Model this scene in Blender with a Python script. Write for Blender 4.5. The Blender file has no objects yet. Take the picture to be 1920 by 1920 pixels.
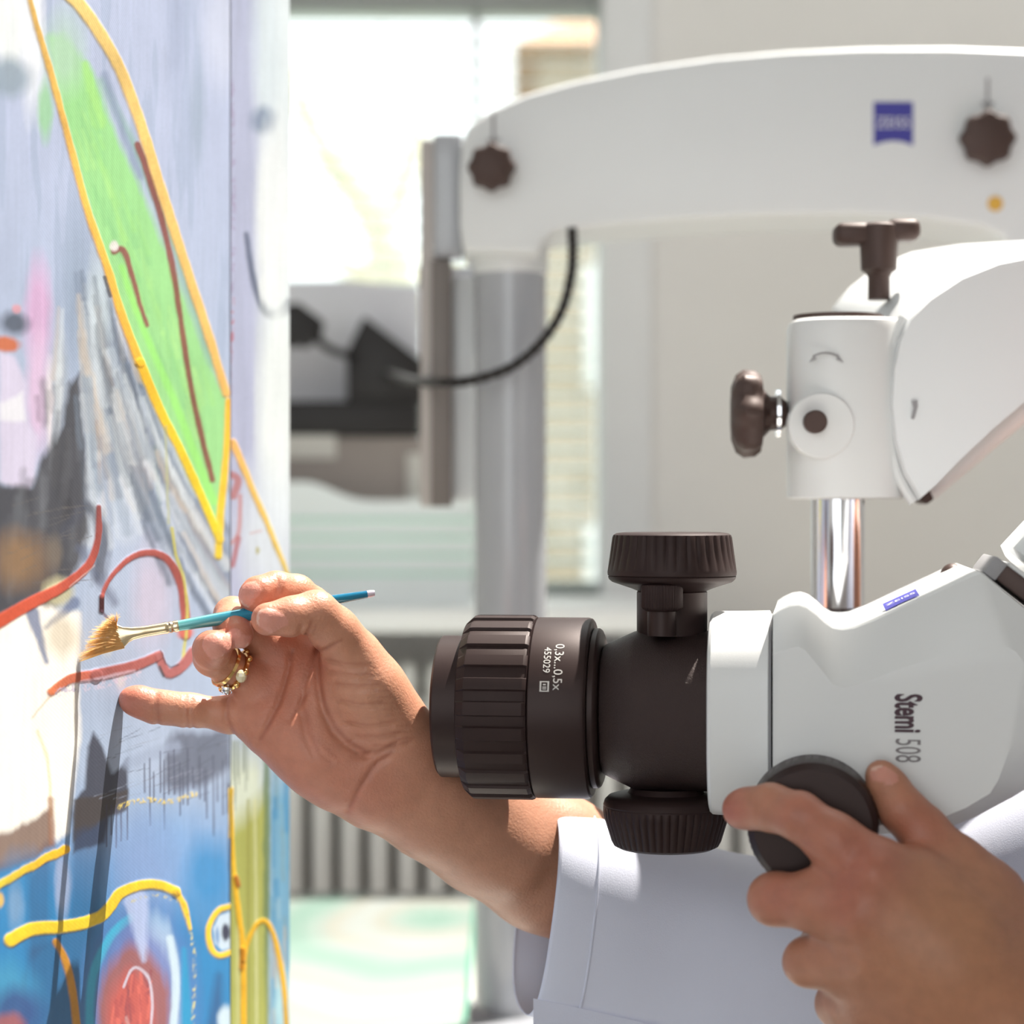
import bpy, bmesh, math, random
import numpy as np
from mathutils import Vector, Matrix, noise as mnoise
random.seed(5); rng = np.random.default_rng(5)
S = bpy.context.scene
C = S.collection
F = 4000.0            # focal length in pixels of the 1920 px frame (50 mm on 24 mm)
EYE = 1.15            # camera height above the floor

# ------------------------------------------------------------------ camera
cam_d = bpy.data.cameras.new('camera'); cam = bpy.data.objects.new('camera', cam_d); C.objects.link(cam)
cam.location = (0, 0, EYE); cam.rotation_euler = (math.pi/2, 0, 0)
cam_d.sensor_width = 24.0; cam_d.sensor_height = 24.0; cam_d.lens = 50.0
cam_d.clip_start = 0.05; cam_d.clip_end = 200
cam_d.dof.use_dof = True; cam_d.dof.focus_distance = 0.95; cam_d.dof.aperture_fstop = 3.9
cam_d.dof.aperture_blades = 9
S.camera = cam
S.view_settings.view_transform = 'Standard'; S.view_settings.look = 'None'
S.view_settings.gamma = 1.0; S.view_settings.use_curve_mapping = False
S.view_settings.exposure = 0.0

# ------------------------------------------------------------------ sky and sun
W = bpy.data.worlds.new('sky'); S.world = W; W.use_nodes = True
bg = W.node_tree.nodes['Background']; bg.inputs[0].default_value = (0.95, 0.985, 1.0, 1); bg.inputs[1].default_value = 2.28
sun_d = bpy.data.lights.new('sun', 'SUN'); sun = bpy.data.objects.new('sun', sun_d); C.objects.link(sun)
sun_d.energy = 13.0; sun_d.angle = math.radians(0.55); sun_d.color = (1.0, 0.95, 0.87)
SUN = Vector((0.325, 0.26, 0.91)).normalized()      # towards the sun: behind the scene, to the right, high
sun.rotation_euler = SUN.to_track_quat('Z', 'Y').to_euler()
sun.location = (1.5, 2.0, 4.0)

# ------------------------------------------------------------------ helpers
def P(px, py, d):
    "point seen at pixel (px, py) of the frame and standing d metres in front of the camera"
    return np.array(((px-960)*d/F, d, EYE+(960-py)*d/F))
def lin(c):
    c = np.asarray(c, float)/255.0
    return np.where(c <= 0.04045, c/12.92, ((c+0.055)/1.055)**2.4)
def rgb(*c): return tuple(lin(c)) + (1.0,)

def mat(name, col, rough=0.5, metal=0.0, spec=0.5, bump=0.0, bscale=400.0, vary=0.0, vscale=8.0, sub=0.0, coat=0.0, trans=0.0, attr=None, subr=(0.006,0.0025,0.0015)):
    m = bpy.data.materials.new(name); m.use_nodes = True
    nt = m.node_tree; b = nt.nodes['Principled BSDF']
    b.inputs['Base Color'].default_value = col; b.inputs['Roughness'].default_value = rough
    b.inputs['Metallic'].default_value = metal; b.inputs['Specular IOR Level'].default_value = spec
    b.inputs['Coat Weight'].default_value = coat
    if trans: b.inputs['Transmission Weight'].default_value = trans
    tc = nt.nodes.new('ShaderNodeTexCoord')
    src = None
    if attr:
        a = nt.nodes.new('ShaderNodeVertexColor'); a.layer_name = attr; src = a.outputs['Color']
        nt.links.new(src, b.inputs['Base Color'])
    if vary:
        n = nt.nodes.new('ShaderNodeTexNoise'); n.inputs['Scale'].default_value = vscale; n.inputs['Detail'].default_value = 5
        nt.links.new(tc.outputs['Object'], n.inputs['Vector'])
        mr = nt.nodes.new('ShaderNodeMapRange'); mr.inputs[1].default_value = 0.3; mr.inputs[2].default_value = 0.7
        mr.inputs[3].default_value = 1-vary; mr.inputs[4].default_value = 1+vary
        nt.links.new(n.outputs['Fac'], mr.inputs[0])
        mx = nt.nodes.new('ShaderNodeVectorMath'); mx.operation = 'SCALE'
        if src: nt.links.new(src, mx.inputs[0])
        else: mx.inputs[0].default_value = col[:3]
        nt.links.new(mr.outputs[0], mx.inputs['Scale']); nt.links.new(mx.outputs[0], b.inputs['Base Color'])
    if bump:
        n = nt.nodes.new('ShaderNodeTexNoise'); n.inputs['Scale'].default_value = bscale; n.inputs['Detail'].default_value = 3
        nt.links.new(tc.outputs['Object'], n.inputs['Vector'])
        bp = nt.nodes.new('ShaderNodeBump'); bp.inputs['Strength'].default_value = bump; bp.inputs['Distance'].default_value = 0.0004
        nt.links.new(n.outputs['Fac'], bp.inputs['Height']); nt.links.new(bp.outputs[0], b.inputs['Normal'])
    if sub:
        b.inputs['Subsurface Weight'].default_value = sub; b.inputs['Subsurface Radius'].default_value = subr; b.inputs['Subsurface Scale'].default_value = 1.0
    return m

def thing(name, label, cat, loc, group=None):
    o = bpy.data.objects.new(name, None); C.objects.link(o); o.location = tuple(loc); o.empty_display_size = 0.02
    o['label'] = label; o['category'] = cat
    if group: o['group'] = group
    return o
def tag(o, label, cat, group=None):
    o['label'] = label; o['category'] = cat
    if group: o['group'] = group
    return o
def origin(parent):
    v = Vector((0, 0, 0)); p = parent
    while p: v = v + p.location; p = p.parent
    return np.array(v)
def obj(name, geo, material, parent=None, smooth=True, sharp=0.6, kind=None, base=None):
    """one mesh object from (verts, faces) in world coordinates; base = where its origin goes when it has no parent"""
    V, Fc = geo; V = np.asarray(V, float)
    me = bpy.data.meshes.new(name)
    if parent: V = V - origin(parent)
    elif base is None: base = ((V[:,0].min()+V[:,0].max())/2, (V[:,1].min()+V[:,1].max())/2, V[:,2].min())
    if not parent: V = V - np.asarray(base)
    me.from_pydata(V.tolist(), [], [list(map(int, f)) for f in Fc]); me.update()
    bm = bmesh.new(); bm.from_mesh(me); bmesh.ops.recalc_face_normals(bm, faces=bm.faces)
    if smooth:
        for f in bm.faces: f.smooth = True
        for e in bm.edges:
            if len(e.link_faces) == 2 and e.calc_face_angle(0) > sharp: e.smooth = False
    bm.to_mesh(me); bm.free()
    me.materials.append(material)
    o = bpy.data.objects.new(name, me); C.objects.link(o)
    if parent: o.parent = parent
    else: o.location = tuple(base)
    if kind: o['kind'] = kind
    return o
def join(*gs):
    V = []; Fc = []; n = 0
    for v, f in gs:
        v = np.asarray(v, float); V.append(v); Fc += [[i+n for i in q] for q in f]; n += len(v)
    return np.vstack(V), Fc
def frame_of(axis):
    a = Vector(axis).normalized(); h = Vector((0, 0, 1)) if abs(a.z) < 0.9 else Vector((0, 1, 0))
    u = h.cross(a).normalized(); v = a.cross(u).normalized()
    return np.array(a), np.array(u), np.array(v)
def loft(rings, cap0=True, cap1=True, closed=True):
    n = len(rings[0]); V = np.vstack([np.asarray(r, float) for r in rings]); Fc = []
    for i in range(len(rings)-1):
        for j in range(n if closed else n-1):
            k = (j+1) % n
            Fc.append([i*n+j, i*n+k, (i+1)*n+k, (i+1)*n+j])
    if cap0: Fc.append(list(range(n))[::-1])
    if cap1: Fc.append([(len(rings)-1)*n+j for j in range(n)])
    return V, Fc
def lathe(prof, o, axis, segs=64, mod=None, sq=2.0):
    """surface of revolution; prof = [(t along axis, radius)]; mod(i, angle)->radius factor; sq = superellipse exponent"""
    a, u, v = frame_of(axis); o = np.asarray(o, float); rings = []
    th = np.linspace(0, 2*math.pi, segs, endpoint=False)
    c, s = np.cos(th), np.sin(th)
    if sq != 2.0:
        g = (np.abs(c)**sq+np.abs(s)**sq)**(-1/sq); c = c*g; s = s*g
    for i, (t, r) in enumerate(prof):
        f = np.array([mod(i, x) for x in th]) if mod else 1.0
        rr = max(r, 1e-5)*f
        rings.append(o+a*t+np.outer(rr*c, u)+np.outer(rr*s, v))
    return loft(rings)
def tube(pts, rad, segs=12, sub=6, wob=None):
    pts = np.asarray(pts, float)
    if sub > 1 and len(pts) > 2:
        out = []
        for i in range(len(pts)-1):
            p0 = pts[max(i-1,0)]; p1 = pts[i]; p2 = pts[i+1]; p3 = pts[min(i+2,len(pts)-1)]
            for k in range(sub):
                t = k/sub
                out.append(0.5*((2*p1)+(-p0+p2)*t+(2*p0-5*p1+4*p2-p3)*t*t+(-p0+3*p1-3*p2+p3)*t**3))
        out.append(pts[-1]); pts = np.array(out)
    rings = []; th = np.linspace(0, 2*math.pi, segs, endpoint=False)
    tang = np.gradient(pts, axis=0); u = None
    for i, p in enumerate(pts):
        a = tang[i]/np.linalg.norm(tang[i])
        if u is None: _, u, v = frame_of(a)
        u = u-a*np.dot(u, a); u /= np.linalg.norm(u); v = np.cross(a, u)
        r = rad[min(i*len(rad)//len(pts), len(rad)-1)] if hasattr(rad, '__len__') else rad
        if wob: r *= wob(i)
        rings.append(p+np.outer(r*np.cos(th), u)+np.outer(r*np.sin(th), v))
    return loft(rings)
def bevel_mesh(V, Fc, w, segs=2):
    bm = bmesh.new(); vs = [bm.verts.new(tuple(p)) for p in np.asarray(V)]
    for f in Fc: bm.faces.new([vs[i] for i in f])
    bmesh.ops.recalc_face_normals(bm, faces=bm.faces)
    es = [e for e in bm.edges if len(e.link_faces) == 2 and e.calc_face_angle(0) > 0.5]
    bmesh.ops.bevel(bm, geom=es, offset=w, segments=segs, profile=0.5, affect='EDGES', clamp_overlap=True)
    bm.verts.index_update()
    r = np.array([v.co[:] for v in bm.verts]), [[v.index for v in f.verts] for f in bm.faces]
    bm.free(); return r
def box(lo, hi, bev=0.0, segs=2):
    (x0,y0,z0), (x1,y1,z1) = lo, hi
    V = [(x0,y0,z0),(x1,y0,z0),(x1,y1,z0),(x0,y1,z0),(x0,y0,z1),(x1,y0,z1),(x1,y1,z1),(x0,y1,z1)]
    Fc = [(0,3,2,1),(4,5,6,7),(0,1,5,4),(1,2,6,5),(2,3,7,6),(3,0,4,7)]
    return bevel_mesh(V, Fc, bev, segs) if bev else (np.array(V), Fc)
def extrude(poly, off, bev=0.0, segs=2):
    poly = np.asarray(poly, float); g = loft([poly, poly+np.asarray(off)])
    return bevel_mesh(*g, bev, segs) if bev else g
def pxbox(px0, py0, px1, py1, d0, d1, bev=0.002):
    "upright box whose front face at depth d0 spans the pixel rectangle"
    a = P(px0, py1, d0); b = P(px1, py0, d0)
    return box((a[0], d0, a[2]), (b[0], d1, b[2]), bev)
def smooth_poly(pts, n=6, closed=True):
    pts = np.asarray(pts, float); N = len(pts); out = []
    for i in range(N if closed else N-1):
        g = (lambda k: pts[k % N]) if closed else (lambda k: pts[min(max(k,0),N-1)])
        p0, p1, p2, p3 = g(i-1), g(i), g(i+1), g(i+2)
        for k in range(n):
            t = k/n
            out.append(0.5*((2*p1)+(-p0+p2)*t+(2*p0-5*p1+4*p2-p3)*t*t+(-p0+3*p1-3*p2+p3)*t**3))
    if not closed: out.append(pts[-1])
    return np.array(out)
def text_geo(body, size, extrude=0.0, heavy=0.0):
    "letters as a flat mesh in the xy plane (built-in font), centred"
    cu = bpy.data.curves.new('t', 'FONT'); cu.body = body; cu.size = size; cu.align_x = 'CENTER'; cu.align_y = 'CENTER'; cu.resolution_u = 4; cu.offset = size*heavy
    cu.extrude = extrude
    o = bpy.data.objects.new('t', cu); C.objects.link(o)
    dg = bpy.context.evaluated_depsgraph_get(); dg.update()
    me = bpy.data.meshes.new_from_object(o.evaluated_get(dg))
    V = np.array([v.co[:] for v in me.vertices]); Fc = [list(p.vertices) for p in me.polygons]
    bpy.data.objects.remove(o); bpy.data.curves.remove(cu); bpy.data.meshes.remove(me)
    return V, Fc
def ellipsoid(c, r, axes=None, n=16, m=10):
    A = np.eye(3) if axes is None else np.asarray(axes); c = np.asarray(c, float); rings = []
    for i in range(m+1):
        t = math.pi*i/m; th = np.linspace(0, 2*math.pi, n, endpoint=False); s = max(math.sin(t), 1e-3)
        L = np.stack([r[0]*s*np.cos(th), r[1]*s*np.sin(th), np.full(n, r[2]*math.cos(t))], 1)
        rings.append(c+L@A)
    return loft(rings)

# ------------------------------------------------------------------ materials
M = dict(
 wall=mat('wall_paint', rgb(238,235,231), 0.8, bump=0.15, bscale=120, vary=0.02),
 reveal=mat('reveal_paint', rgb(236,236,236), 0.7, vary=0.02),
 sill=mat('sill_laminate', rgb(246,246,246), 0.45, vary=0.02),
 floor=mat('floor_lino', rgb(184,178,170), 0.5, vary=0.1),
 white=mat('white_enamel', rgb(220,220,219), 0.38, bump=0.12, bscale=2500, vary=0.01),
 whitearm=mat('white_arm_paint', rgb(226,228,229), 0.4, vary=0.01),
 black=mat('black_anodised', (0.023,0.0125,0.012,1), 0.42, bump=0.05, bscale=3000, spec=0.32),
 blackrub=mat('black_rubber', (0.023,0.0125,0.012,1), 0.5, bump=0.1, bscale=3000, spec=0.28),
 blackgrain=mat('black_grained_plastic', (0.025,0.0145,0.014,1), 0.42, bump=0.9, bscale=2200, spec=0.4),
 brownknob=mat('dark_knob_plastic', (0.055,0.033,0.028,1), 0.5, bump=0.1, bscale=1500),
 chrome=mat('chrome', (0.82,0.82,0.85,1), 0.12, metal=1.0),
 steel=mat('grey_column_paint', rgb(168,170,176), 0.22, vary=0.03, coat=0.7),
 greydk=mat('dark_grey_metal', rgb(120,112,108), 0.45, vary=0.05),
 gold=mat('gold', (0.85,0.55,0.22,1), 0.18, metal=1.0),
 silver=mat('silver', (0.85,0.82,0.78,1), 0.15, metal=1.0),
 gem=mat('pale_stone', (0.75,0.68,0.45,1), 0.08, coat=1.0, spec=0.9),
 bluelogo=mat('blue_print', rgb(62,60,150), 0.5, vary=0.02),
 lightprint=mat('white_print', rgb(225,225,232), 0.5, vary=0.02),
 greyprint=mat('grey_print', rgb(150,148,150), 0.6, vary=0.05),
 darkprint=mat('dark_print', rgb(70,45,55), 0.6, vary=0.05),
 thinprint=mat('pale_grey_print', rgb(128,122,124), 0.6, vary=0.05),
 lensprint=mat('lens_print', rgb(205,200,195), 0.5, vary=0.03),
 coatcl=mat('white_cotton', rgb(206,208,222), 0.85, bump=0.25, bscale=1800, vary=0.02),
 caseg=mat('grey_case_plastic', rgb(230,230,236), 0.5, vary=0.04),
 casebr=mat('taupe_case_plastic', rgb(158,148,142), 0.55, vary=0.06),
 caseblk=mat('black_case_plastic', (0.012,0.009,0.009,1), 0.5, vary=0.1),
 paper=mat('off_white_card', rgb(215,212,205), 0.7, vary=0.03),
 yellow=mat('yellow_sticker', rgb(225,175,70), 0.6, vary=0.05),
)
for k in ('black', 'blackrub', 'blackgrain', 'brownknob'):
    M[k].node_tree.nodes['Principled BSDF'].inputs['Specular Tint'].default_value = (1.0, 0.84, 0.80, 1)
# ================================================================== the room
YW = 2.42                                          # depth of the window wall
def struct(name, geo, m, **k):
    return obj(name, geo, m, kind='structure', **k)
wx0 = P(330, 0, YW)[0]; wx1 = P(1132, 0, YW)[0]     # window opening
wz0 = EYE-0.095; wz1 = P(0, -70, YW)[2]
X0, X1, Z1 = -1.6, 2.1, 3.3
WT = 0.12                                          # wall thickness
struct('floor', box((X0, -2.2, -0.05), (X1, YW+0.25, 0.0)), M['floor'])
HX1, HZ0 = 1.3, 2.3
struct('wall_back', join(box((wx1, YW, 0), (HX1, YW+WT, HZ0)), box((HX1, YW, 0), (X1, YW+WT, Z1)), box((X0, YW, 0), (wx0, YW+WT, Z1)),
       box((wx0, YW, 0), (wx1, YW+WT, wz0)), box((wx0, YW, wz1+0.02), (wx1, YW+WT, HZ0))), M['wall'])
# unseen high window above the blind, added to let sun reach the table
w2 = thing('added_high_window', 'x', 'x', (0.5, YW+0.1, HZ0)); del w2['category']; del w2['label']; w2['kind'] = 'structure'

struct('unseen_wall_front', join(box((0.35, -2.3, 0), (X1, -2.2, Z1)), box((X0, -2.3, 0), (0.35, -2.2, 0.5))), M['wall'])  # unseen wall, open only on the left to keep fill light off the canvas
struct('wall_left', box((X0-0.1, -2.2, 0), (X0, YW, Z1)), M['wall'])
ceil_m = mat('ceiling_paint', rgb(200,198,194), 0.9, vary=0.02)
SX0, XM, SX1, SYA, SYB = 0.3, 0.87, 1.9, 1.25, 1.527   # unseen roof opening, added and stepped so sun misses the near hand
YO = YW+WT
struct('ceiling', join(box((X0, -2.3, Z1), (SX0, YO, Z1+0.06)), box((SX0, -2.3, Z1), (XM, SYA, Z1+0.06)), box((XM, -2.3, Z1), (SX1, SYB, Z1+0.06)), box((SX1, -2.3, Z1), (X1, YO, Z1+0.06))), ceil_m)
struct('wall_right', box((X1, -2.2, 0), (X1+0.1, YW, Z1)), M['wall'])
# flat white lining strip right of the window
struct('trim_1', pxbox(1128, -400, 1222, 1500, YW-0.02, YW+0.0, 0.004), M['reveal'])
# window: frame, mullion, panes
fr = mat('window_frame_white', rgb(205,206,208), 0.4, vary=0.02)
win = thing('window_1', 'wide white framed window', 'window', (wx0, YW+0.1, wz0)); del win['category']; del win['label']; win['kind'] = 'structure'
mx = P(893, 0, YW+0.12)[0]
obj('window_frame', join(box((wx0, YW+0.1, wz0), (wx1, YW+0.16, wz0+0.012), 0.003), box((wx0, YW+0.1, wz1-0.03), (wx1, YW+0.16, wz1+0.02), 0.003),
    box((wx0, YW+0.1, wz0), (wx0+0.035, YW+0.16, wz1), 0.003), box((wx1-0.004, YW+0.1, wz0), (wx1+0.03, YW+0.16, wz1), 0.003)), fr, win)
obj('mullion', box((mx-0.005, YW+0.1, wz0+0.011), (mx+0.005, YW+0.16, wz1-0.03), 0.003), fr, win)
gl = bpy.data.materials.new('window_glass'); gl.use_nodes = True; nt = gl.node_tree
nt.nodes.remove(nt.nodes['Principled BSDF'])
tr = nt.nodes.new('ShaderNodeBsdfTransparent'); tr.inputs[0].default_value = (0.96, 0.985, 0.975, 1)
gs = nt.nodes.new('ShaderNodeBsdfGlossy'); gs.inputs['Roughness'].default_value = 0.02
mxs = nt.nodes.new('ShaderNodeMixShader')
mxs.inputs[0].default_value = 0.05; nt.links.new(tr.outputs[0], mxs.inputs[1]); nt.links.new(gs.outputs[0], mxs.inputs[2])
nt.links.new(mxs.outputs[0], nt.nodes['Material Output'].inputs[0])
obj('pane', box((wx0+0.03, YW+0.128, wz0+0.011), (mx-0.01, YW+0.132, wz1-0.03)), gl, win, smooth=False)
obj('window_frame', join(box((wx0, YW+0.08, HZ0), (HX1, YW+0.11, HZ0+0.03)), box((wx0, YW+0.08, HZ0), (wx0+0.03, YW+0.11, Z1-0.01)), box((HX1-0.03, YW+0.08, HZ0), (HX1, YW+0.11, Z1-0.01))), fr, w2)  # frame and pane of the added high window
obj('pane', box((wx0+0.03, YW+0.096, HZ0+0.03), (HX1-0.03, YW+0.10, Z1-0.01)), gl, w2, smooth=False)
obj('pane', box((mx+0.01, YW+0.128, wz0+0.011), (wx1-0.003, YW+0.132, wz1-0.03)), gl, win, smooth=False)
# venetian blind: head rail + slats + cords
bl = thing('venetian_blind', 'white venetian blind with thin horizontal slats hanging in the window', 'blind', (wx0, YW+0.05, wz1))
slm = mat('blind_slat_white', rgb(226,236,230), 0.45, vary=0.02)
obj('head_rail', box((wx0+0.005, YW+0.02, P(0,12,YW+0.03)[2]), (wx1-0.005, YW+0.075, wz1+0.018), 0.002), mat('blind_rail_grey', rgb(160,162,162), 0.4, vary=0.02), bl)
ys = YW+0.045
pys = np.arange(48, 1080, 34.6)
def slat_geo(zc):
    n = 5; t = np.linspace(-1, 1, n); w = 0.0115
    yy = ys+t*w; zz = zc+0.0012*(1-t*t)+t*0.0030
    a = [[(wx0+0.012, y, z) for y, z in zip(yy, zz)]+[(wx0+0.012, y, z-0.0007) for y, z in zip(yy[::-1], zz[::-1])],
         [(wx1-0.012, y, z) for y, z in zip(yy, zz)]+[(wx1-0.012, y, z-0.0007) for y, z in zip(yy[::-1], zz[::-1])]]
    return loft(a)
s0 = None
for py in pys:
    z = P(0, py, ys)[2]
    if s0 is None:
        s0 = obj('slat', slat_geo(z), slm, bl); z_first = z
    else:
        s = s0.copy(); C.objects.link(s); s.parent = bl; s.location = (0, 0, z-z_first)
obj('bottom_rail', box((wx0+0.012, ys-0.012, wz0+0.004), (wx1-0.012, ys+0.012, wz0+0.016), 0.002), slm, bl)
for px in (470, 720, 1085):
    x = P(px, 0, ys)[0]; obj('ladder_cord', box((x-0.0006, ys-0.013, wz0+0.01), (x+0.0006, ys-0.0118, wz1-0.02)), slm, bl)
# sill board
zs = EYE-0.095
struct('trim_2', box((P(300,0,YW)[0], 2.085, zs-0.023), (wx1+0.06, YW+0.1, zs), 0.004), M['sill'])
zs_top = zs
# radiator under the sill
rad = thing('radiator', 'white finned radiator on the wall below the window sill', 'radiator', (P(640,0,2.26)[0], 2.26, 0.35))
rm = mat('radiator_enamel', rgb(244,243,241), 0.4, vary=0.02)
rx0 = P(330, 0, 2.22)[0]; step = 54*2.22/F
rz0, rz1 = 0.30, EYE-0.16
pf = [(-0.0105,0.0),(-0.009,-0.012),(-0.004,-0.018),(0.004,-0.018),(0.009,-0.012),(0.0105,0.0),(0.009,0.055),(-0.009,0.055)]
f0 = None
for i in range(22):
    x = rx0+i*step
    if f0 is None:
        rr = []
        for z, s in ((rz0,0.6),(rz0+0.012,0.95),(rz0+0.03,1),(rz1-0.03,1),(rz1-0.012,0.95),(rz1,0.6)):
            rr.append([(x+a*s, 2.24+b*s, z) for a, b in pf])
        f0 = obj('fin', loft(rr), rm, rad); xf = x
    else:
        o = f0.copy(); C.objects.link(o); o.parent = rad; o.location = (x-xf, 0, 0)
drk = mat('radiator_shadow_gap_brown', rgb(110,96,84), 0.7, vary=0.1)
obj('gap_shade_panel', box((rx0, 2.285, rz0+0.03), (rx0+21*step, 2.31, rz1-0.03)), drk, rad)  # dark brown stands in for the shade between the fins
for z in (rz0+0.05, rz1-0.05):
    obj('header_pipe', tube([(rx0-0.02, 2.27, z), (rx0+21*step+0.02, 2.27, z)], 0.012, sub=1), rm, rad)
obj('wall_bracket', box((rx0+0.08, 2.31, rz0+0.1), (rx0+0.12, YW, rz1-0.1)), rm, rad)
obj('wall_bracket', box((rx0+17*step, 2.31, rz0+0.1), (rx0+17*step+0.04, YW, rz1-0.1)), rm, rad)

# outside: facade, bare tree, ground
gm = mat('pale_gravel_outside', rgb(120,128,118), 0.9, vary=0.08, vscale=3)
struct('ground', box((-25, YW+0.6, -1.2), (25, 40, -1.1)), gm)
bld = thing('apartment_house', 'sandy orange house across the street seen through the blind at right', 'building', (0.75, 9.5, -1.1))
fm = mat('sandy_render', rgb(172,158,138), 0.9, vary=0.04)
obj('facade', box((0.12, 9.5, -1.1), (3.2, 12.0, 3.2)), fm, bld)
obj('roof', loft([[(0.0,9.3,3.2),(3.3,9.3,3.2),(3.3,12.2,3.2),(0.0,12.2,3.2)], [(0.9,10.7,3.9),(2.4,10.7,3.9),(2.4,10.8,3.9),(0.9,10.8,3.9)]]), mat('orange_tiles', rgb(176,138,108), 0.8, vary=0.1), bld)
for wxx, wzz in ((0.33,1.7),(0.33,0.55),(1.2,1.7),(1.2,0.55)):
    w = obj('window', box((wxx, 9.46, wzz), (wxx+0.34, 9.52, wzz+0.55), 0.004), M['sill'], bld)
    obj('pane', box((wxx+0.03, 9.45, wzz+0.03), (wxx+0.31, 9.47, wzz+0.52)), mat('pale_pane', rgb(225,232,232), 0.2), w)
tm = mat('pale_bark', rgb(205,198,172), 0.9, vary=0.15)
tre = thing('bare_tree', 'pale bare tree outside the left half of the window', 'tree', (-0.2, 7.5, -1.1))
obj('trunk', tube([P(742,1500,7.5)*[1,1,0]+[0,0,-1.1], P(735,700,7.5), P(715,440,7.5), P(640,320,7.5), P(575,215,7.5), P(540,90,7.5)], [0.11,0.09,0.07,0.06,0.04,0.02]), tm, tre)
for a in ([(715,440),(770,300),(800,180),(850,60)], [(640,320),(660,220),(700,120)], [(725,560),(650,500),(590,480)], [(735,640),(830,540),(870,450)]):
    obj('branch', tube([P(x, y, 7.5+0.1*i) for i, (x, y) in enumerate(a)], [0.05,0.04,0.03,0.015]), tm, tre)

# ================================================================== table and what stands at the back
ZT = 0.771
wood = mat('table_laminate', rgb(190,188,182), 0.5, vary=0.05)
tb = thing('work_table', 'long pale work table below the window', 'table', (-0.1, 1.3, 0))
obj('tabletop', box((-0.75, 0.7, ZT-0.03), (0.235, 2.06, ZT), 0.003), wood, tb)
for x in (-0.70, 0.2):
    for y in (0.75, 2.01):
        obj('leg', box((x-0.025, y-0.025, 0), (x+0.025, y+0.025, ZT-0.03), 0.002), M['greydk'], tb)
# pale green painting lying flat
m = bpy.data.materials.new('green_swirl_paint'); m.use_nodes = True; nt = m.node_tree; b = nt.nodes['Principled BSDF']
b.inputs['Roughness'].default_value = 0.35
tc = nt.nodes.new('ShaderNodeTexCoord'); mp = nt.nodes.new('ShaderNodeMapping'); mp.inputs['Location'].default_value = (-0.03, -0.02, 0); mp.inputs['Scale'].default_value = (1.0, 0.55, 1)
wv = nt.nodes.new('ShaderNodeTexWave'); wv.wave_type = 'RINGS'; wv.rings_direction = 'Z'; wv.inputs['Scale'].default_value = 2.6; wv.inputs['Distortion'].default_value = 3.0; wv.inputs['Detail'].default_value = 3; wv.inputs['Detail Scale'].default_value = 1.6
cr = nt.nodes.new('ShaderNodeValToRGB'); e = cr.color_ramp.elements
e[0].position = 0.0; e[0].color = rgb(118,142,132); e[1].position = 1.0; e[1].color = rgb(152,154,152)
x = e.new(0.28); x.color = rgb(134,148,141); x = e.new(0.55); x.color = rgb(142,147,142); x = e.new(0.75); x.color = rgb(150,146,137)
nt.links.new(tc.outputs['Object'], mp.inputs[0]); nt.links.new(mp.outputs[0], wv.inputs[0]); nt.links.new(wv.outputs['Fac'], cr.inputs[0]); nt.links.new(cr.outputs[0], b.inputs['Base Color'])
ga = mat('green_board_edge', rgb(40,120,98), 0.5, vary=0.1)
fl = thing('flat_painting', 'pale green and white swirl painting lying flat on the work table', 'painting', (P(740,0,1.8)[0], 1.85, ZT))
obj('board', box((-0.5, 1.35, ZT), (P(893,0,1.95)[0], 2.035, ZT+0.016), 0.001), ga, fl)
obj('paint_layer', box((-0.497, 1.353, ZT+0.016), (P(893,0,1.95)[0]-0.003, 2.028, ZT+0.0175), 0.0005), m, fl)

# instrument case on the sill, left of the column
DI = 2.2
q = lambda x, y, d=DI: P(x, y, d)
cs = thing('instrument_case', 'grey instrument case with black wedge stand on the window sill', 'instrument', (q(660,0)[0], DI, zs_top))
z = zs_top
a = q(420, 818); b_ = q(790, 934)
obj('lower_case', box((a[0], DI, z), (b_[0], DI+0.09, a[2]), 0.004), M['casebr'], cs)
a = q(420, 808); b_ = q(786, 752)
obj('black_base', box((a[0], DI-0.004, a[2]-0.004), (b_[0], DI+0.09, b_[2]), 0.003), M['caseblk'], cs)
wd = [q(650,756), q(650,660), q(682,592), q(792,676), q(792,756)]
obj('black_wedge', extrude(wd, (0, 0.06, 0), 0.003), M['caseblk'], cs)
bp = [q(420,760,DI+0.065), q(420,528,DI+0.065), q(640,524,DI+0.065), q(788,536,DI+0.065), q(788,760,DI+0.065)]
obj('grey_housing', extrude(bp, (0, 0.03, 0), 0.004), M['caseg'], cs)
obj('label_plate', pxbox(500, 816, 630, 860, DI-0.003, DI+0.002, 0.0008), M['paper'], cs)
obj('side_post', pxbox(762, 850, 792, 948, DI-0.004, DI+0.02, 0.002), M['paper'], cs)
cl = thing('black_clip', 'black clamp with thin cable beside the painted canvas', 'clamp', P(560, 640, DI-0.05))
dc = DI-0.05
obj('jaw', extrude([P(*p, dc) for p in ((505,575),(560,566),(605,600),(598,636),(540,650),(505,640))], (0, 0.03, 0), 0.003), M['caseblk'], cl)
obj('cable', tube([P(590,632,dc+0.005), P(620,655,dc), P(660,668,DI-0.008)], 0.0042), M['caseblk'], cl)
obj('arm', tube([P(505,600,dc+0.015), P(470,640,dc+0.015), P(455,760,dc+0.01)], 0.008), M['caseblk'], cl)
obj('screw', lathe([(0,0.004),(0.012,0.004),(0.013,0.008),(0.02,0.008),(0.021,0.002)], P(575,640,dc-0.001), (0,-1,0), 20), M['caseblk'], cl)
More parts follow.
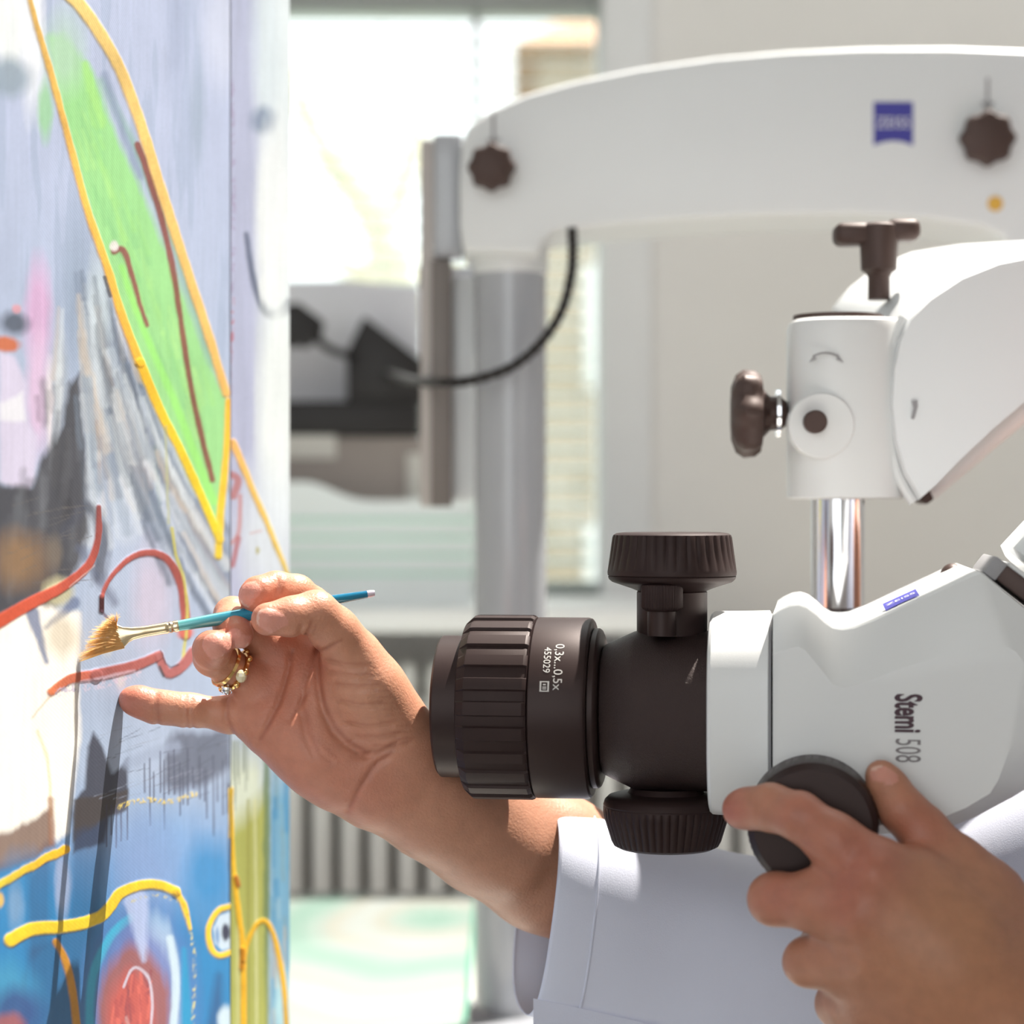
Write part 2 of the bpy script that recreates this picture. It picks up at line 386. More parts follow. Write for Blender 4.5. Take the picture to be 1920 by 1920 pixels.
# wavy ribbed panel at the front of the sill
wp = thing('ribbed_panel', 'pale ribbed plastic panel with a wavy top edge along the sill', 'panel', (q(700,0,2.15)[0], 2.15, zs_top))
DP = 2.15
top = smooth_poly([P(x, y, DP) for x, y in ((400,902),(545,903),(590,906),(640,926),(680,937),(740,938),(800,935),(886,932))], 6, closed=False)
pm = mat('milky_plastic', rgb(240,246,247), 0.4, vary=0.02)
lo = [np.array((p[0], DP, zs_top)) for p in top]
obj('sheet', extrude(list(top)+lo[::-1], (0, 0.012, 0)), pm, wp)
ribm = mat('mint_rib', rgb(200,238,220), 0.4, vary=0.02)
for py in (975, 1008, 1041, 1076):
    z = P(0, py, DP)[2]
    if z > zs_top+0.002: obj('rib', box((P(400,0,DP)[0], DP-0.004, z-0.0016), (P(886,0,DP)[0], DP+0.001, z+0.0016), 0.0008), ribm, wp)
# ================================================================== the painted canvases
# the picture plane recedes from the left foreground; paint is laid out on the canvas in units (u, v) measured over the cloth
KX = 0.2067
def canvas_d(px, second=False):
    t = (px-960)/F
    if not second: return (-0.179-KX*0.97)/(t-KX)
    # second canvas: hinged at the end of the first, turned a little towards the room
    x0, y0 = canvas_xy_end
    k = 0.42                      # dx/dy of the second canvas
    return (x0-k*y0)/(t-k)
d_end = canvas_d(431); canvas_xy_end = ((431-960)/F*d_end, d_end)
def vnoise(shape_uv, sx, sy, seed, octaves=4):
    "value noise on arrays u, v (px units), stretched"
    u, v = shape_uv; out = np.zeros_like(u); amp = 1; tot = 0
    r = np.random.default_rng(seed)
    for o in range(octaves):
        g = r.random((256, 256)).astype(np.float32)
        a = u/sx*2**o+17.3*o; b = v/sy*2**o+5.1*o
        ia = np.floor(a).astype(int); ib = np.floor(b).astype(int); fa = a-ia; fb = b-ib
        fa = fa*fa*(3-2*fa); fb = fb*fb*(3-2*fb)
        n = (g[ia%256, ib%256]*(1-fa)+g[(ia+1)%256, ib%256]*fa)*(1-fb)+(g[ia%256, (ib+1)%256]*(1-fa)+g[(ia+1)%256, (ib+1)%256]*fa)*fb
        out += amp*n; tot += amp; amp *= 0.55
    return out/tot
class Paint:
    def __init__(s, U, V):
        s.U, s.V = U.astype(np.float32), V.astype(np.float32)
        s.c = np.zeros(U.shape+(3,), np.float32); s.h = np.zeros(U.shape, np.float32)
        s.ns = vnoise((s.U, s.V), 22, 260, 1); s.nf = vnoise((s.U, s.V), 9, 30, 2, 3); s.nb = vnoise((s.U, s.V), 90, 120, 3); s.nd = vnoise((s.U, s.V), 4, 5, 7, 2); s.nv = vnoise((s.U, s.V), 5, 120, 8, 4)
        s.wu = s.U+(s.nf-0.5)*7; s.wv = s.V+(s.nb-0.5)*14
    def mix(s, a, col):
        a = np.clip(a, 0, 1)[..., None]; s.c[:] = s.c*(1-a)+np.asarray(lin(col), np.float32)*a
    def blob(s, x, y, rx, ry, col, a=1.0, soft=1.0, rag=0.5):
        r = np.sqrt(((s.wu-x)/rx)**2+((s.wv-y)/ry)**2)+(s.ns-0.5)*rag
        s.mix(a*np.clip((1.0+soft*0.5-r)/soft, 0, 1), col)
    def poly(s, pts, col, a=1.0, soft=4.0, rag=0.0):
        p = np.asarray(pts, float); u, v = s.U+(s.nf-0.5)*rag, s.V+(s.ns-0.5)*rag*3
        x0, y0 = p.min(0)-soft-rag*2; x1, y1 = p.max(0)+soft+rag*2
        m = (u > x0)&(u < x1)&(v > y0)&(v < y1)
        if not m.any(): return
        uu, vv = u[m], v[m]; ins = np.zeros(uu.shape, bool); dd = np.full(uu.shape, 1e9, np.float32)
        for i in range(len(p)):
            a0, b0 = p[i], p[(i+1)%len(p)]
            c = ((a0[1] > vv) != (b0[1] > vv)); den = (b0[1]-a0[1]) or 1e-9
            ins ^= c & (uu < (b0[0]-a0[0])*(vv-a0[1])/den+a0[0])
            dd = np.minimum(dd, s.seg(uu, vv, a0, b0)[0])
        sd = np.where(ins, dd, -dd); al = np.zeros(u.shape, np.float32); al[m] = a*np.clip(0.5+sd/soft, 0, 1); s.mix(al, col)
    @staticmethod
    def seg(u, v, a, b):
        ab = np.asarray(b, float)-a; L = (ab**2).sum() or 1e-9
        t = np.clip(((u-a[0])*ab[0]+(v-a[1])*ab[1])/L, 0, 1)
        return np.hypot(u-a[0]-t*ab[0], v-a[1]-t*ab[1]), t
    def line(s, pts, w, col, a=1.0, soft=2.5, rag=1.5, h=0.0, dots=0, smooth=True, col2=None):
        "brush line; w = width or (start, end); col2 = colour at the end"
        p = np.asarray(pts, float)
        if smooth and len(p) > 2: p = smooth_poly(p, 5, closed=False)
        w0, w1 = (w, w) if not hasattr(w, '__len__') else w
        W_ = max(w0, w1); u, v = s.U+(s.nf-0.5)*rag*2, s.V+(s.ns-0.5)*rag*2
        x0, y0 = p.min(0)-W_-soft; x1, y1 = p.max(0)+W_+soft
        m = (u > x0)&(u < x1)&(v > y0)&(v < y1)
        if not m.any(): return
        uu, vv = u[m], v[m]; best = np.full(uu.shape, 1e9, np.float32); bt = np.zeros(uu.shape, np.float32); n = len(p)-1
        for i in range(n):
            d, t = s.seg(uu, vv, p[i], p[i+1]); t = (i+t)/n; hw = 0.5*(w0+(w1-w0)*t)
            e = d-hw; k = e < best; best = np.where(k, e, best); bt = np.where(k, t, bt)
        al = a*np.clip(0.5-best/soft, 0, 1)
        if dots: al = al*np.clip((s.nd[m]-0.5)*8, 0, 1)
        A = np.zeros(u.shape, np.float32); A[m] = al
        if col2 is None: s.mix(A, col)
        else:
            cc = np.asarray(lin(col)); c2 = np.asarray(lin(col2)); B = np.zeros(u.shape, np.float32); B[m] = bt
            tgt = cc*(1-B[..., None])+c2*B[..., None]; s.c[:] = (s.c*(1-A[..., None])+tgt*A[..., None]).astype(np.float32)
        if h: s.c[:] = s.c*(1+A[..., None]*(s.nd[..., None]-0.5)*0.14+A[..., None]*(s.nb[..., None]-0.5)*0.5)
        if h: s.h += A*h*(0.7+0.6*s.nf)
    def fade(s, y0, y1, a):     # helper mask along v
        return a*np.clip((s.V-y0)/(y1-y0), 0, 1)

def paint_front(T):
    U, V = T.U, T.V
    top = np.asarray(lin((176,186,214))); low = np.asarray(lin((62,138,186)))
    T.c[:] = top
    T.mix(T.fade(250, 700, 1)*(0.4+0.6*T.ns), (165,180,205))
    T.mix(T.fade(900, 1250, 1), (166,182,208))
    T.mix(T.fade(1450, 1620, 1), (112,152,200))
    T.mix(np.clip((V-1590-0.25*(U-200)+60*(T.ns-0.5))/120, 0, 1)*np.clip((V-1500)/60, 0, 1), (44,126,182))
    T.mix(np.clip((T.ns-0.55)*5, 0, 0.5)*np.clip((900-V)/300, 0, 1), (150,164,190))
    # top left corner
    T.blob(18, 40, 40, 95, (226,232,236), 1, 0.8); T.blob(62, 70, 22, 140, (228,232,240), 0.9, 0.8); T.blob(10, 145, 48, 36, (140,156,172), 0.9, 0.8)
    T.blob(85, 205, 14, 50, (150,200,155), 0.9, 0.8)
    T.blob(330, 60, 16, 120, (140,152,180), 0.45, 1.0); T.blob(370, 210, 14, 90, (150,165,186), 0.6, 1.0)
    T.blob(420, 60, 40, 90, (205,210,228), 0.5, 1.0)
    # left figure
    T.blob(72, 590, 24, 90, (208,168,206), 0.9, 0.9); T.blob(72, 740, 22, 110, (214,186,216), 0.9, 0.8); T.blob(92, 760, 8, 80, (222,216,222), 0.9, 0.8)
    T.blob(112, 700, 14, 70, (180,182,182), 0.6, 1.0)
    T.poly([(0,660),(28,668),(50,720),(50,790),(70,820),(64,905),(52,925),(0,905)], (206,200,224), 1, 10, 3)
    T.poly([(0,760),(42,735),(48,790),(0,790)], (228,230,236), 0.8, 10, 4)
    T.blob(28, 606, 26, 20, (84,92,108), 0.95, 0.9); T.blob(12, 645, 24, 14, (196,112,80), 1, 0.6)
    T.blob(32, 580, 8, 8, (214,150,160), 0.8, 0.8)
    # grey streaks below the leaf
    T.blob(145, 560, 30, 150, (140,156,178), 0.7, 1.0)
    for i in range(60):
        x = rng.uniform(110, 330); y0 = rng.uniform(560, 860); sl = (x-150)*0.0016
        ln = rng.uniform(90, 280); col = [(196,208,216),(120,132,150),(92,104,118),(214,222,228),(150,164,182),(200,190,184)][rng.integers(6)]
        if y0 < 430+1.4*(x-150): y0 = 430+1.4*(x-150)+40
        T.line([(x, y0), (x+sl*ln*0.5, y0+ln*0.5), (x+sl*ln*1.2, y0+ln)], (rng.uniform(3,9), rng.uniform(4,14)), col, 0.55, 7, 2)
    T.blob(185, 580, 22, 110, (190,204,212), 0.8, 0.9); T.blob(205, 720, 34, 60, (128,142,158), 0.6, 1.0)
    T.line([(170,880),(172,1010)], 34, (196,206,218), 0.8, 10, 4); T.line([(222,830),(236,1000)], 46, (196,208,222), 0.6, 16, 6)
    T.line([(176,760),(184,830),(186,905)], 6, (204,178,160), 0.8, 3)
    T.line([(330,850),(390,1000),(420,1100)], (50,70), (118,126,146), 0.7, 26, 8); T.line([(325,950),(380,1060),(410,1110)], (10,34), (196,206,222), 0.9, 8, 3)
    T.line([(270,700),(330,880)], (24,40), (96,108,112), 0.7, 18, 6); T.line([(290,840),(300,960)], (10,6), (120,150,110), 0.6, 8, 3)
    T.blob(275, 1000, 90, 120, (172,186,210), 0.5, 1.2); T.blob(285, 1120, 34, 90, (196,188,210), 0.7, 1.0)
    # charcoal
    T.poly([(-60,905),(20,912),(58,918),(80,860),(118,790),(128,720),(150,700),(160,830),(166,1000),(140,1075),(90,1150),(-60,1190)], (66,66,72), 0.96, 14, 8)
    T.line([(120,1000),(165,950),(195,1000),(185,1080)], 22, (74,78,92), 0.8, 14, 6)
    for i in range(90):
        x = rng.uniform(-20, 160); y = rng.uniform(760, 1130)
        if y > 905+0.0*x or x > 60: T.line([(x, y), (x+rng.uniform(-4,10), y-rng.uniform(20,90))], rng.uniform(5,16), [(92,94,102),(52,52,58),(110,112,120),(120,124,132)][rng.integers(4)], rng.uniform(0.15,0.4), 9, 4) if x > 70 or y > 930 else None
    T.blob(40, 1050, 46, 50, (150,118,84), 0.75, 1.0); T.blob(100, 1035, 14, 26, (120,110,100), 0.7, 1.0)
    for i in range(26):
        x = rng.uniform(0, 150); y = rng.uniform(930, 1110); T.line([(x, y), (x+rng.uniform(20,70), y-rng.uniform(4,16))], 1.6, (104,100,100), 0.6, 1.5, 1)
    T.blob(110, 1110, 28, 26, (190,184,150), 0.9, 0.7)
    T.line([(150,1030),(215,1130)], 16, (92,100,124), 0.6, 12, 5)
    # cream passage (left) with the glow of a sunlit patch painted in; dark diagonal
    T.poly([(-60,1180),(20,1150),(70,1130),(150,1150),(146,1260),(150,1390),(136,1470),(128,1560),(60,1600),(-60,1650)], (254,249,240), 1, 14, 6)
    T.line([(60,1150),(88,1240)], (26,8), (96,112,150), 0.85, 8, 3); T.line([(88,1175),(140,1130)], (8,22), (98,112,146), 0.8, 8, 3); T.blob(118, 1195, 30, 34, (206,196,176), 0.8, 0.9)
    T.line([(70,1370),(90,1430),(96,1530)], 5, (236,206,150), 0.7, 5)
    T.poly([(-60,1600),(60,1535),(96,1520),(100,1590),(60,1610),(-60,1660)], (120,92,80), 0.9, 12, 6)
    T.line([(95,1500),(97,1580)], 12, (150,104,80), 0.7, 6)
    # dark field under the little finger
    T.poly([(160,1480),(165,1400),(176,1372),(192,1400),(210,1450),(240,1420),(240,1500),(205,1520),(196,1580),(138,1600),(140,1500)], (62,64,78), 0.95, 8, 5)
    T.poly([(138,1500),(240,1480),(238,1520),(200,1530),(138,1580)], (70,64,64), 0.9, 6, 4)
    T.poly([(310,1400),(330,1372),(432,1372),(432,1440),(395,1462),(330,1488),(306,1470)], (92,98,116), 0.85, 18, 8)
    T.line([(240,1430),(330,1400)], 22, (150,164,190), 0.7, 12, 5)
    for i in range(46):
        x = rng.uniform(160, 430); y = rng.uniform(1370, 1500); T.line([(x, y), (x+rng.uniform(20,60), y-rng.uniform(6,22))], 1.5, [(150,158,178),(78,82,98)][rng.integers(2)], 0.55, 1.5, 1)
    for x in list(range(272,432,9)):
        xx = x+rng.uniform(-3,3); y1 = rng.uniform(1490, 1585) if x > 370 else rng.uniform(1470, 1560)
        T.line([(xx, 1400+rng.uniform(0,50)), (xx+1, y1)], (2.6, 3.4), (78,82,104), 0.75, 1.6, 0.5)
    for x in (200,209,218,227,239): T.line([(x, 1510), (x, 1560+rng.uniform(0,30))], 3, (70,66,86), 0.8, 1.5, 0.5)
    T.line([(225,1512),(270,1500),(320,1503),(365,1488)], 9, (222,198,96), 0.95, 2, 3, 0.3, dots=1)
    T.blob(200, 1205, 10, 20, (198,202,200), 0.7, 0.8); T.blob(226, 1270, 9, 16, (204,204,202), 0.6, 0.8)
    # lower blues
    T.blob(320, 1600, 70, 70, (120,158,206), 0.7, 1.0); T.blob(270, 1660, 60, 120, (138,160,206), 0.6, 1.0); T.blob(395, 1640, 46, 60, (30,130,190), 0.7, 1.0)
    T.blob(40, 1700, 60, 80, (56,134,190), 0.8, 1.0); T.blob(118, 1660, 14, 60, (150,166,200), 0.9, 0.8); T.blob(30, 1700, 14, 40, (140,168,200), 0.6, 1.0)
    T.poly([(52,1640),(96,1600),(92,1760),(60,1800),(-30,1960),(52,1960)], (48,70,110), 0.45, 16, 5)  # this band and the next: the hand's cast shadow painted into the blue
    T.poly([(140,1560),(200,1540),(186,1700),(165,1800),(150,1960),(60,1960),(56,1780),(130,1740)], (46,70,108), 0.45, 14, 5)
    T.blob(0, 1870, 60, 60, (70,150,190), 0.8, 0.8); T.blob(30, 1900, 44, 40, (52,70,130), 0.8, 0.8); T.blob(10, 1925, 34, 24, (170,96,90), 0.8, 0.7)
    # round wheel at the bottom
    T.blob(265, 1880, 108, 190, (80,120,180), 0.8, 0.3, 0.2); T.line([(168,1960),(172,1840),(205,1760),(245,1720)], 16, (60,170,206), 0.9, 6)
    T.blob(290, 1870, 46, 150, (176,202,226), 0.95, 0.35, 0.25); T.blob(262, 1880, 72, 148, (108,122,180), 0.9, 0.3, 0.2)
    T.blob(252, 1896, 66, 122, (150,96,100), 1, 0.25, 0.2); T.blob(246, 1905, 44, 84, (190,92,86), 1, 0.4, 0.3)
    for i in range(26):
        x = rng.uniform(215, 285); y = rng.uniform(1820, 1930); T.line([(x, y), (x+rng.uniform(-10,10), y+rng.uniform(14,44))], rng.uniform(3,7), [(214,110,98),(168,78,80),(196,150,150),(140,70,80)][rng.integers(4)], 0.7, 3, 2)
    T.line([(232,1850),(250,1815),(276,1830),(285,1880),(280,1960)], 5, (206,204,222), 0.8, 3)
    T.line([(255,1690),(262,1740),(270,1800)], (46,8), (176,190,226), 0.85, 10, 4)
    T.line([(318,1760),(330,1840),(322,1960)], 14, (196,216,230), 0.9, 6); T.line([(345,1780),(352,1960)], (8,26), (30,150,196), 0.8, 8); T.line([(410,1830),(400,1960)], (10,40), (44,84,132), 0.8, 16)
    for i in range(150):
        x = rng.uniform(140, 350); y0 = 430+1.45*(x-150)+rng.uniform(40, 330); sl = 0.10+(x-150)*0.0022; ln = rng.uniform(90, 260)
        col = [(204,214,222),(86,98,116),(70,80,94),(206,216,226),(132,148,168),(206,192,176),(110,124,146)][rng.integers(7)]
        T.line([(x, y0), (x+sl*ln*0.5, y0+ln*0.5), (x+sl*ln*1.2, y0+ln)], (rng.uniform(3,8), rng.uniform(8,20)), col, rng.uniform(0.25, 0.6), 9, 4)
    # green leaf
    leaf = [(88,70),(118,60),(150,100),(182,150),(205,220),(240,300),(275,380),(310,470),(350,560),(392,680),(428,750),(424,850),(412,1000),(370,920),(330,840),(262,690),(214,540),(168,400),(128,250),(100,150)]
    T.poly(leaf, (150,208,140), 1, 16, 6)
    T.blob(120, 95, 34, 70, (178,206,190), 0.7, 1.0, 0.3); T.line([(160,120),(185,230)], (14,26), (160,216,128), 0.9, 8)
    for i in range(70):
        t = rng.random(); x = 140+t*230+rng.uniform(-26,26); y = 200+t*560+rng.uniform(-50,50)
        T.line([(x, y), (x+22, y+70)], (3, 10), [(172,222,140),(140,200,136),(156,214,130),(130,190,130)][rng.integers(4)], 0.5, 8, 2)
    T.line([(192,150),(262,300),(330,470),(400,680)], (8,20), (118,172,136), 0.7, 14); T.line([(196,140),(232,250),(262,330)], 14, (136,150,178), 0.8, 10)
    T.line([(228,500),(262,600),(330,760),(400,940)], (10,16), (150,226,110), 0.7, 7)
    # brown strokes in the leaf
    T.line([(258,272),(282,340),(310,440),(330,540),(352,690),(374,800),(398,900)], (13,10), (132,72,66), 0.95, 5, h=0.3)
    T.line([(214,470),(230,468),(244,505),(262,570),(276,610)], (13,7), (138,76,74), 0.95, 5, h=0.3); T.blob(214, 462, 8, 8, (220,214,214), 0.9, 0.7)
    # gold outline
    T.line([(52,-20),(66,40),(90,120),(128,260),(162,390),(200,500),(228,590),(262,680)], (10,17), (224,182,100), 1, 4, h=0.8, col2=(236,176,58))
    T.line([(262,680),(300,770),(350,870),(412,1012)], (18,15), (240,186,44), 1, 4, h=0.8, col2=(230,206,40))
    T.line([(196,520),(206,555)], 6, (60,54,60), 0.8, 3)
    T.line([(118,-20),(150,10),(185,60),(225,130),(262,230),(300,350),(345,490),(385,610),(424,738)], (26,15), (224,196,122), 1, 5, h=0.8, col2=(234,184,100))
    T.line([(428,752),(424,850),(414,950),(409,1042)], (12,14), (240,180,50), 1, 4, h=0.8, col2=(228,200,56))
    # red strokes on the canvas
    T.line([(185,950),(183,1010),(165,1060),(120,1098),(60,1130),(-20,1175)], (9,26), (142,76,76), 1, 3, h=0.8, col2=(220,92,62))
    T.line([(178,1060),(130,1100)], 3, (216,190,186), 0.6, 2)
    T.line([(190,1145),(190,1118)], 10, (66,26,30), 1, 2.5, h=0.8)
    T.line([(190,1118),(205,1085),(240,1050),(275,1036),(310,1046),(335,1084),(346,1140),(348,1190)], (7,20), (168,86,80), 1, 3, h=0.8)
    T.line([(190,1145),(208,1166)], 5, (96,70,90), 0.8, 2.5); T.blob(348, 1186, 15, 12, (206,110,96), 0.9, 0.6)
    T.line([(322,990),(330,1040),(345,1090),(350,1160),(343,1240)], 6, (196,192,104), 0.9, 3, h=0.3)
    T.line([(310,800),(316,980)], 5, (176,180,130), 0.6, 4)
    T.line([(96,1296),(130,1274),(180,1266)], (16,22), (226,128,86), 1, 3, h=0.8, col2=(190,100,88))
    T.line([(180,1266),(240,1252),(280,1238),(298,1228)], (24,16), (170,98,94), 1, 3, h=0.8)
    T.line([(110,1296),(180,1284),(262,1262)], 16, (198,190,210), 0.9, 4, 4, dots=1); T.line([(150,1280),(250,1258)], 7, (206,190,206), 0.6, 4, 4)
    T.line([(298,1230),(306,1252),(318,1263),(340,1250),(362,1222)], (17,20), (172,104,104), 1, 3, h=0.8)
    T.line([(300,1220),(310,1244),(320,1252),(334,1246)], 3, (60,44,56), 0.9, 2, smooth=False); T.line([(298,1250),(306,1268)], 4, (60,74,80), 0.8, 2)
    T.line([(95,1304),(60,1345)], 3, (222,170,130), 0.6, 3)
    # yellow strokes low down
    T.line([(-20,1672),(30,1640),(70,1618),(122,1592)], (13,17), (214,196,66), 1, 3, 3, h=0.8, col2=(234,180,36))
    T.line([(20,1762),(60,1742),(110,1738),(150,1732),(188,1718),(206,1700),(225,1675),(262,1660),(300,1660),(330,1672)], (26,17), (230,196,44), 1, 3, h=0.9)
    T.line([(330,1672),(345,1700),(356,1742)], (15,7), (226,186,50), 1, 3, 2, h=0.8); T.line([(326,1668),(342,1694),(352,1720)], 4, (150,100,40), 0.7, 2, 2, dots=1)
    T.line([(356,1742),(364,1800),(362,1920)], 6, (206,196,120), 0.85, 2, 2, h=0.3, dots=1); T.line([(245,1690),(290,1678),(330,1690)], 5, (196,190,150), 0.7, 2, 2, dots=1)
    T.line([(104,1765),(122,1800),(136,1860),(148,1960)], (12,16), (190,132,36), 1, 4, h=0.5)
    T.blob(0, 1690, 8, 14, (226,186,90), 0.9, 0.6)
    # capsule at the right edge
    cap = [(432,1700),(412,1706),(396,1726),(390,1752),(396,1780),(412,1792),(440,1782)]
    T.poly([(432,1710),(412,1716),(400,1740),(402,1770),(416,1782),(440,1776)], (188,206,224), 1, 4, 2); T.blob(424, 1748, 7, 17, (56,60,82), 1, 0.4); T.blob(408, 1756, 5, 18, (112,146,190), 0.9, 0.6)
    T.line(cap, 11, (230,190,48), 1, 3, h=0.9)
    T.blob(425, 1915, 18, 30, (196,214,226), 0.9, 0.5)
    T.line([(430,1470),(428,1560),(430,1690)], 2.5, (60,56,60), 0.7, 1.5)
    T.line([(431,1480),(431,1570)], 4, (226,190,60), 1, 2, h=0.5)
def finish(T):
    T.c *= (1+0.15*(T.nv-0.5)+0.06*(T.nd-0.5)+0.16*(T.nb-0.5)+0.10*(T.ns-0.5))[..., None]
def paint_side(T):
    U, V = T.U, T.V
    T.c[:] = np.asarray(lin((182,188,216)))
    T.mix(np.clip((U-470)/50, 0, 1)*np.clip((1150-V)/200, 0, 1), (226,236,242))
    T.blob(500, 90, 26, 150, (212,224,232), 0.9, 0.7); T.blob(494, 225, 22, 26, (128,144,170), 0.9, 0.8); T.blob(476, 60, 12, 100, (196,206,226), 0.6, 1)
    T.blob(512, 400, 34, 170, (234,240,244), 1, 0.6); T.line([(462,440),(474,520),(496,580),(520,590),(545,570)], (8,24), (88,98,122), 0.9, 8); T.blob(506, 540, 18, 40, (236,242,246), 1, 0.5)
    T.blob(520, 760, 34, 220, (232,240,242), 1, 0.7); T.blob(450, 760, 18, 160, (178,184,212), 0.7, 1.0); T.blob(500, 1010, 50, 120, (214,224,234), 0.9, 1.0)
    T.line([(436,150),(438,420),(434,640),(431,740)], 7, (160,144,178), 0.7, 5, 3, dots=1); T.line([(437,560),(434,640),(431,680)], 6, (190,110,120), 0.8, 4, 3, dots=1)
    T.line([(436,830),(450,860),(470,910),(500,980),(524,1040),(540,1080)], (15,8), (240,184,110), 1, 4, h=0.6, col2=(232,206,96))
    T.line([(434,890),(446,900),(438,930)], 14, (182,116,116), 0.85, 6); T.line([(450,930),(448,1000),(430,1020)], 8, (196,140,140), 0.8, 5); T.line([(448,1010),(436,1060)], 10, (176,104,108), 0.8, 5)
    T.blob(482, 1030, 5, 8, (176,170,100), 0.9, 0.6); T.line([(470,1000),(490,996)], 4, (206,180,186), 0.8, 3)
    T.mix(np.clip((V-1180)/120, 0, 1), (176,190,206))
    T.mix(np.clip((V-1390)/60, 0, 1)*np.clip((500-U)/20, 0, 1), (206,216,200))
    T.mix(np.clip((V-1450-1.2*(500-U)+40*(T.ns-0.5))/60, 0, 1)*np.clip((508-U)/8, 0, 1), (164,168,92))
    T.mix(np.clip((V-1400)/100, 0, 1)*np.clip((U-500)/12, 0, 1), (112,160,190))
    T.blob(500, 1600, 6, 320, (96,120,84), 0.8, 0.8)
    T.line([(478,1500),(482,1960)], 5, (206,208,160), 0.7, 4); T.line([(446,1740),(446,1960)], 8, (196,196,140), 0.6, 5); T.line([(465,1500),(466,1960)], 5, (140,138,66), 0.7, 5)
    for i in range(18):
        x = rng.uniform(506, 545); y = rng.uniform(1400, 1900); T.line([(x, y), (x+1, y+rng.uniform(30,110))], rng.uniform(3,10), [(88,146,176),(150,180,196),(196,176,150),(60,130,176),(120,150,160)][rng.integers(5)], 0.6, 5, 2)
    for i in range(12):
        x = rng.uniform(434, 470); T.line([(x, 1390), (x, 1390+rng.uniform(40,130))], 2.5, (140,150,140), 0.7, 2, 0.5)
    T.blob(530, 1880, 14, 60, (186,222,228), 0.8, 0.8)
    T.line([(433,1480),(434,1560),(440,1650),(448,1720),(456,1790),(456,1960)], (8,11), (228,186,48), 1, 3, h=0.9, col2=(222,168,36))
    T.line([(456,1800),(466,1760),(482,1732),(498,1728),(512,1750),(524,1800),(534,1870),(538,1960)], 9, (220,172,40), 1, 3, h=0.9)
    T.line([(442,1645),(446,1660)], 9, (170,104,30), 1, 3, h=1); T.line([(454,1780),(452,1815)], 9, (186,124,24), 1, 3, h=1)

cm = mat('painted_linen', (0.5,0.5,0.5,1), 0.55, attr='paint', spec=0.25)
nt = cm.node_tree; b = nt.nodes['Principled BSDF']; tc = nt.nodes.new('ShaderNodeTexCoord')
bps = None; hsum = None
for rot, sc in ((0.5, 620), (-1.05, 620)):
    mp = nt.nodes.new('ShaderNodeMapping'); mp.inputs['Rotation'].default_value = (rot, 0, 0)
    w = nt.nodes.new('ShaderNodeTexWave'); w.bands_direction = 'Z'; w.inputs['Scale'].default_value = sc/6.2832*2; w.inputs['Distortion'].default_value = 0.6; w.inputs['Detail'].default_value = 1
    nt.links.new(tc.outputs['Object'], mp.inputs[0]); nt.links.new(mp.outputs[0], w.inputs[0])
    if hsum is None: hsum = w.outputs['Fac']
    else:
        ad = nt.nodes.new('ShaderNodeMath'); ad.operation = 'ADD'; nt.links.new(hsum, ad.inputs[0]); nt.links.new(w.outputs['Fac'], ad.inputs[1]); hsum = ad.outputs[0]
bp = nt.nodes.new('ShaderNodeBump'); bp.inputs['Strength'].default_value = 0.1; bp.inputs['Distance'].default_value = 0.00012
nt.links.new(hsum, bp.inputs['Height']); nt.links.new(bp.outputs[0], b.inputs['Normal'])

def canvas_mesh(name, px0, px1, n, second, painter, parent):
    pxs = np.linspace(px0, px1, n); ds = np.array([canvas_d(p, second) for p in pxs]); xs = (pxs-960)/F*ds
    z0, z1 = ZT+0.002, EYE+0.34; dz = 0.00058; m_ = int((z1-z0)/dz)
    zz = np.linspace(z0, z1, m_)
    Z, X = np.meshgrid(zz, xs, indexing='ij'); _, D = np.meshgrid(zz, ds, indexing='ij'); U = np.meshgrid(zz, pxs, indexing='ij')[1]
    V = 960+(EYE-Z)*F/D
    T = Paint(U, V); painter(T); finish(T)
    # cloth normal
    tx, ty = xs[-1]-xs[0], ds[-1]-ds[0]; L = math.hypot(tx, ty); nx, ny = ty/L, -tx/L
    rel = T.h*0.00035
    pos = np.stack([X+rel*nx, D+rel*ny, Z], -1).reshape(-1, 3)-origin(parent)
    me = bpy.data.meshes.new(name); nv = m_*n
    idx = np.arange(nv).reshape(m_, n); q = np.stack([idx[:-1,:-1], idx[:-1,1:], idx[1:,1:], idx[1:,:-1]], -1).reshape(-1, 4)
    me.vertices.add(nv); me.vertices.foreach_set('co', pos.astype(np.float32).ravel())
    me.loops.add(q.size); me.loops.foreach_set('vertex_index', q.astype(np.int32).ravel())
    me.polygons.add(len(q)); me.polygons.foreach_set('loop_start', np.arange(0, q.size, 4, dtype=np.int32)); me.polygons.foreach_set('loop_total', np.full(len(q), 4, np.int32))
    me.polygons.foreach_set('use_smooth', np.ones(len(q), bool))
    me.update(); me.validate()
    at = me.color_attributes.new('paint', 'FLOAT_COLOR', 'POINT')
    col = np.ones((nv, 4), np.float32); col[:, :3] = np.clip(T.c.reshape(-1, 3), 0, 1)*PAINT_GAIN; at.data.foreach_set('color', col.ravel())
    me.materials.append(cm)
    o = bpy.data.objects.new(name, me); C.objects.link(o); o.parent = parent
    # stretcher bars behind the cloth
    th = 0.018
    def bar(u0, u1, za, zb):
        pts = []
        for u in (u0, u1):
            d = canvas_d(u, second); x = (u-960)/F*d; pts += [np.array((x-nx*0.0012, d-ny*0.0012)), np.array((x-nx*th, d-ny*th))]
        poly = [pts[0], pts[2], pts[3], pts[1]]
        return loft([[(p[0], p[1], za) for p in poly], [(p[0], p[1], zb) for p in poly]])
    ob = lambda nm, g: obj(nm, g, M['canvasedge'], parent, smooth=False)
    ob('canvas_back', bar(px0, px1, z0, z1))
    return o
PAINT_GAIN = 0.87
M['canvasedge'] = mat('canvas_edge_cotton', rgb(206,212,210), 0.8, vary=0.06)
